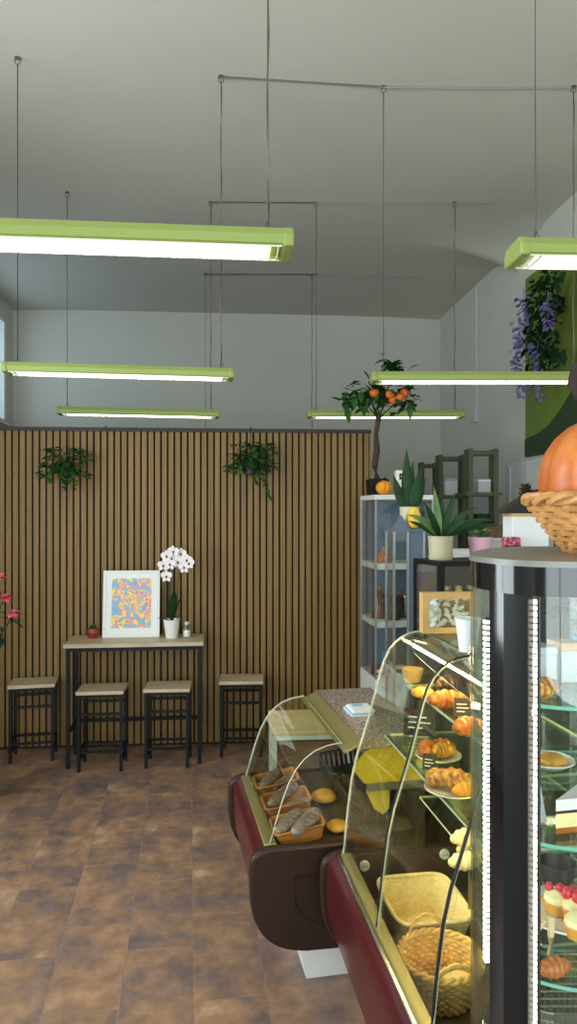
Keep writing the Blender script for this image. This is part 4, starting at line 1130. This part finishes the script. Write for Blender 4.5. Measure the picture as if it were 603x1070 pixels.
# ------------------------------------------------------------------ black glass cabinet behind the counter
QY = math.radians(15.5)
BC = thing('black_cabinet', (.681, 3.20, 0), 'black framed glass cabinet behind the pastry counter with pot plants on top', 'cabinet', QY)
BCM = Matrix.Translation((.681, 3.20, 0)) @ Matrix.Rotation(QY, 4, 'Z')
def cw_(x, y, z): return BCM @ Vector((x, y, z))
bw_, bd_, bz = .95, .27, 1.625
MB().box((0, 0, bz-.022), (bw_, bd_, bz)).build('top_board', K['black'], BC, bevel=.003)
MB().box((0, 0, .0), (bw_, bd_, .85)).build('base_cabinet', K['black'], BC, smooth=False)
for x in (0, .36, .70, bw_-.028):
    for y in (0, bd_-.022):
        MB().box((x, y, .85), (x+.028, y+.022, bz-.022)).build('post', K['black'], BC, smooth=False)
m = MB(); m.box((.028, .006, .85), (bw_-.028, .010, bz-.022)); m.build('front_glass', K['glass'], BC, smooth=False)
m = MB(); m.box((.004, .022, .85), (.008, bd_-.022, bz-.022)); m.build('side_glass', K['glass'], BC, smooth=False)
MB().box((.01, bd_-.012, .85), (bw_-.01, bd_-.004, bz-.022)).build('back_board', K['darkinside'], BC, smooth=False)
MB().box((.012, .03, 1.36), (bw_-.012, bd_-.024, 1.372)).build('shelf', K['black'], BC, smooth=False)
cols = ['amber', 'yellow', 'darkfig', 'leafdark', 'card', 'redbox', 'amber', 'greypaper']
nm8 = ['amber jar at the corner post end of the black cabinet shelf', 'jar with yellow content on the black cabinet shelf', 'dark brown jar on the black cabinet shelf', 'dark green jar on the black cabinet shelf']
for k in range(4):
    t = thing('preserve_jar', cw_(.10+.062*k, .12, 1.372), nm8[k], 'jar', 0, 'jars in the black cabinet')
    MB().lathe([(.001, 0), (.024, 0), (.026, .01), (.026, .09), (.019, .105), (.019, .112), (.001, .112)], 20).build('jar_body', K[cols[k]], t)
    MB().lathe([(.021, .112), (.021, .13), (.001, .131)], 20).build('lid', K['gold'], t)

bp_ = thing('strap_leaf_plant', cw_(.075, .13, bz), 'plant with long arching strap leaves in a beige pot on the black cabinet', 'plant')
MB().lathe([(.001, 0), (.052, 0), (.056, .008), (.057, .022), (.054, .024), (.058, .1), (.060, .112), (.054, .112), (.052, .1), (.001, .098)], 32).build('pot', K['beigepot'], bp_)
MB().lathe([(.0525, .098), (.001, .101)], 16).build('soil', K['soil'], bp_)
for k, (d, L, w_, bd2, mt) in enumerate((((-.9, -.3, .95), .24, .030, .35, 'leaflight'), ((-.55, -.5, 1), .20, .030, .15, 'leafdark'), ((-.25, -.3, 1.2), .22, .032, .05, 'leaflight'), ((.35, -.2, 1.1), .20, .03, .08, 'leafdark'),
        ((.75, -.3, .95), .24, .03, .28, 'leafdark'), ((1., -.1, .65), .26, .032, .32, 'leafdark'), ((1, .2, .35), .26, .03, .18, 'leafdark'), ((-.7, .3, .5), .16, .028, .2, 'leafdark'), ((.1, .2, 1), .17, .03, .05, 'leafdark'), ((.5, -.6, .6), .16, .028, .2, 'leafdark'), ((-.35, -.7, .55), .15, .028, .2, 'leafdark'))):
    m = MB(); m.leaf((.012*d[0], .012*d[1], .1), (d[0], d[1], d[2]*1.35), L*1.25, w_*1.12, bd2*1.25, 10, .25, 0, (0, -1, .5), .4); m.build('leaf', K[mt], bp_)
kp = thing('potted_herb', cw_(.285, .13, bz+.0), 'small leafy plant in a pink pot behind the tall black case', 'plant')
MB().lathe([(.001, 0), (.044, 0), (.046, .01), (.058, .10), (.060, .105), (.054, .105), (.052, .095), (.001, .09)], 28).build('pot', K['pinkpot'], kp)
m = MB()
for k in range(22):
    a = random.uniform(0, 2*PI); b = Vector((.02*math.cos(a), .02*math.sin(a), .095+random.uniform(0, .03)))
    m.leaf(b, (math.cos(a), math.sin(a), random.uniform(.2, 1.4)), random.uniform(.05, .08), .026, .3, 5, .2)
m.build('foliage', K['leaflight'], kp)
# things behind the case on a white back counter
bk_ = thing('back_counter', (1.34, 4.12, 0), 'pale back counter carrying a white carton and a pink packet', 'counter', YAW)
MB().box((-.28, -.25, 0), (.85, .35, 1.59)).build('counter_body', K['white'], bk_, smooth=False)
MB().box((-.30, -.27, 1.59), (.87, .37, 1.62)).build('counter_top', K['greypaper'], bk_, bevel=.003)
pkt = thing('sweets_packet', (1.235, 3.93, 1.62), 'pink and black packet of sweets standing beside the white carton', 'packet', YAW)
MB().prism([(-.048, 0), (.048, 0), (.046, .085), (.036, .092), (-.036, .092), (-.046, .085)], -.03, .03).build('packet_body', K['pinkprint'], pkt, bevel=.006)
MB().box((-.045, -.0325, .008), (.045, -.0305, .045)).build('label_band', K['chalk'], pkt, smooth=False)
m = MB()
for k in range(6): m.box((-.03+.01*k, -.0335, .024), (-.024+.01*k, -.0327, .032))
m.build('white_lettering', K['paper'], pkt, smooth=False)
wc = thing('white_carton', (1.345, 4.02, 1.62), 'white carton with tan upper edge under a black wedge', 'carton', YAW)
MB().box((-.105, -.07, 0), (.105, .07, .205)).build('carton_body', K['paper'], wc, bevel=.003)
MB().box((-.107, -.072, .205), (.107, .072, .222)).build('tan_edge', K['card'], wc, smooth=False)
we = MB(); we.prism([(-.165, .0), (.10, .0), (.10, .135), (.04, .135)], -.06, .06)
o = we.build('black_wedge', K['chalk'], None, bevel=.004, loc=(1.345, 4.02, 1.8425)); o.rotation_euler = (0, 0, YAW); tag(o, 'black slanted wedge shape lying on the white carton behind the pumpkin', 'wedge')
bp2 = MB(); bp2.box((-.03, -.04, 0), (.03, .04, .24)); o = bp2.build('black_box', K['chalk'], None, bevel=.004, loc=(1.56, 4.05, 1.62)); tag(o, 'dark upright box between the white carton and the pumpkin basket', 'box')

# ------------------------------------------------------------------ olive ladder racks by the side wall
def rack(x0, x1, Y, ytop, rails, label):
    X0 = (x0-CX)/F*Y; X1 = (x1-CX)/F*Y; Hh = EYE+(HOR-ytop)/F*Y; wd = X1-X0
    t = thing('ladder_rack', (X0, Y, 0), label, 'rack', YAW*.5, 'olive green wooden ladder racks')
    u = .04
    for x in (0, wd-u):
        for y in (0, .12):
            MB().box((x, y, 0), (x+u, y+u, Hh)).build('upright', K['olive'], t, smooth=False)
    for y in (0, .12): MB().box((u, y+.005, Hh-.06), (wd-u, y+u-.005, Hh-.02)).build('top_rail', K['olive'], t, smooth=False)
    for z in rails:
        MB().box((-.03, -.01, z-.03), (wd+.03, .35, z)).build('shelf', K['olive'], t, smooth=False)
    return t, X0, wd
rack(490, 521.5, 6.5, 468.5, (2.03, 1.70), 'tallest looking olive ladder rack, beside the white side wall')
rack(459, 487.5, 7.15, 475, (2.02, 1.70), 'olive ladder rack between two others, half hidden by the snake plant')
rack(440, 459, 8.3, 483, (1.98, 1.66), 'olive ladder rack deepest in the room, next to the snake plant tips')
def rack_box(p, w_, d_, h_, m_, label, nm='small_carton', cat='carton', top=None):
    t = thing(nm, p, label, cat, YAW*.5)
    MB().box((-w_/2, -d_/2, 0), (w_/2, d_/2, h_)).build('carton_body', K[m_], t, bevel=.003)
    MB().box((-w_/2-.002, -d_/2-.002, h_*.86), (w_/2+.002, d_/2+.002, h_+.002)).build('lid', K[top or m_], t, bevel=.002)
rack_box(Vector(((471-CX)/F*7.25, 7.30, 2.021)), .13, .14, .17, 'paper', 'white carton on the shelf of the middle olive rack', top='greypaper')
rack_box(Vector(((505-CX)/F*6.62, 6.66, 2.031)), .12, .14, .12, 'greypaper', 'pale grey carton on the upper shelf of the tallest looking olive rack', top='paper')
rack_box(Vector(((504-CX)/F*6.6, 6.62, 1.701)), .12, .14, .13, 'chalk', 'black carton on the lower shelf of the tallest looking olive rack')
br_ = MB(); br_.box((-.11, -.05, 0), (.11, .05, .10)); o = br_.build('wooden_block', K['brownblock'], None, bevel=.006, loc=((518-CX)/F*6.4, 6.40, 1.62)); tag(o, 'brown wooden block at the foot of the tallest looking olive rack', 'block')
pd = MB(); pd.box((-.16, -.08, 0), (.16, .12, 1.59)); pd.box((-.18, -.1, 1.59), (.18, .14, 1.62)); o = pd.build('white_pedestal', K['white'], None, bevel=.004, loc=((518-CX)/F*6.4, 6.33, 0)); tag(o, 'white pedestal cupboard under the brown wooden block', 'cupboard')

# ------------------------------------------------------------------ green board and purple wisteria on the side wall
gb = thing('green_board', R(PW, 6.53, 2.37), 'olive green board with a dark wave along its foot on the white side wall', 'wall board', YAW)
MB().box((-.03, -1.7, 0), (-.001, 0, 1.69)).build('board', K['greenpanel'], gb, bevel=.003)
m = MB(); pts = [(0, .0), (0, .17), (-.25, .19), (-.5, .24), (-.75, .36), (-1.0, .52), (-1.3, .62), (-1.7, .66), (-1.7, 0)]
m.prism(pts, -.036, -.0302, axis='x'); m.build('dark_wave', K['greendark'], gb, smooth=False)
ws = thing('wisteria_plant', R(PW-.06, 5.75, 3.45), 'hanging plant with purple flower clusters on the green board', 'plant', YAW)
MB().lathe([(.001, -.1), (.06, -.1), (.09, .05), (.08, .05), (.001, .03)], 20, (-.09, 0, .15)).build('pot', K['blacktray'], ws)
MB().box((-.06, -.03, .08), (.028, .03, .2)).build('bracket', K['black'], ws, smooth=False)
m = MB()
for k in range(330):
    a = random.uniform(0, 2*PI); r = random.uniform(.05, .33)
    b = Vector((-.10-.14*abs(math.cos(a))*r/.33, math.sin(a)*r*1.1, random.uniform(-.55, .45)*(1-.3*r/.33)))
    m.leaf(b, (-abs(random.gauss(0, .6)), random.uniform(-1, 1), random.uniform(-1, .5)), random.uniform(.07, .11), .045, .3, 4, .2)
m.build('foliage', K['leafdark'], ws)
for (x, y, z) in ((-.22, .33, .10), (-.2, .42, -.12), (-.25, .22, -.06), (-.24, .2, -.38), (-.25, .15, .25), (-.24, -.1, -.2), (-.22, -.25, .1), (-.2, -.05, -.45)):
    c = MB()
    for k in range(34):
        u = random.random(); a = random.uniform(0, 2*PI); r = .045*(1-u*.8)
        c.leaf((x+r*math.cos(a), y+r*math.sin(a), z-.22*u), (math.cos(a), math.sin(a), -.4), .045, .04, .2, 3, .3, 0, None, .6)
    c.tube([(x, y, z+.08), (x, y, z-.2)], .003, 5)
    c.build('flower_cluster', K['petalpurple'], ws)

# ------------------------------------------------------------------ light, camera
w = bpy.data.worlds.new('daylight'); sc.world = w; w.use_nodes = True
bg = w.node_tree.nodes['Background']; bg.inputs['Color'].default_value = (.62, .80, 1.0, 1); bg.inputs['Strength'].default_value = .75
def daylight(name, p, sx, sy, rot, W, col=(.90, .95, 1.0)):
    l = bpy.data.lights.new(name, 'AREA'); l.shape = 'RECTANGLE'; l.size = sx; l.size_y = sy; l.energy = W; l.color = col
    o = bpy.data.objects.new(name, l); C.objects.link(o); o.location = p; o.rotation_euler = rot
daylight('shopfront_daylight', R(0, QF-.25, 1.9), 4.6, 2.8, (PI/2, 0, YAW), 300)
daylight('high_daylight', R(-PW-.42, (wq0+wq1)/2, 3.6), 1.3, wq1-wq0, (0, -PI/2, YAW), 22, (.62, .80, 1.0))
daylight('side_daylight', R(-PW-.4, (vq0+vq1)/2, 2.25), 2.7, vq1-vq0, (0, -PI/2, YAW), 200)
cam = bpy.data.cameras.new('camera'); co = bpy.data.objects.new('camera', cam); C.objects.link(co)
co.location = (0, 0, EYE); co.rotation_euler = (PI/2, 0, 0)
cam.sensor_fit = 'VERTICAL'; cam.sensor_height = 36; cam.sensor_width = 36; cam.lens = F/1070*36
cam.clip_start = .02
sc.camera = co
sc.view_settings.view_transform = 'Standard'; sc.view_settings.look = 'None'
sc.view_settings.gamma = 1; sc.view_settings.use_curve_mapping = False
sc.view_settings.exposure = 0.0
cy = sc.cycles
cy.max_bounces = 10; cy.transparent_max_bounces = 40; cy.diffuse_bounces = 5; cy.glossy_bounces = 4
cy.use_denoising = True; cy.sample_clamp_indirect = 6.0; cy.caustics_reflective = False; cy.caustics_refractive = False
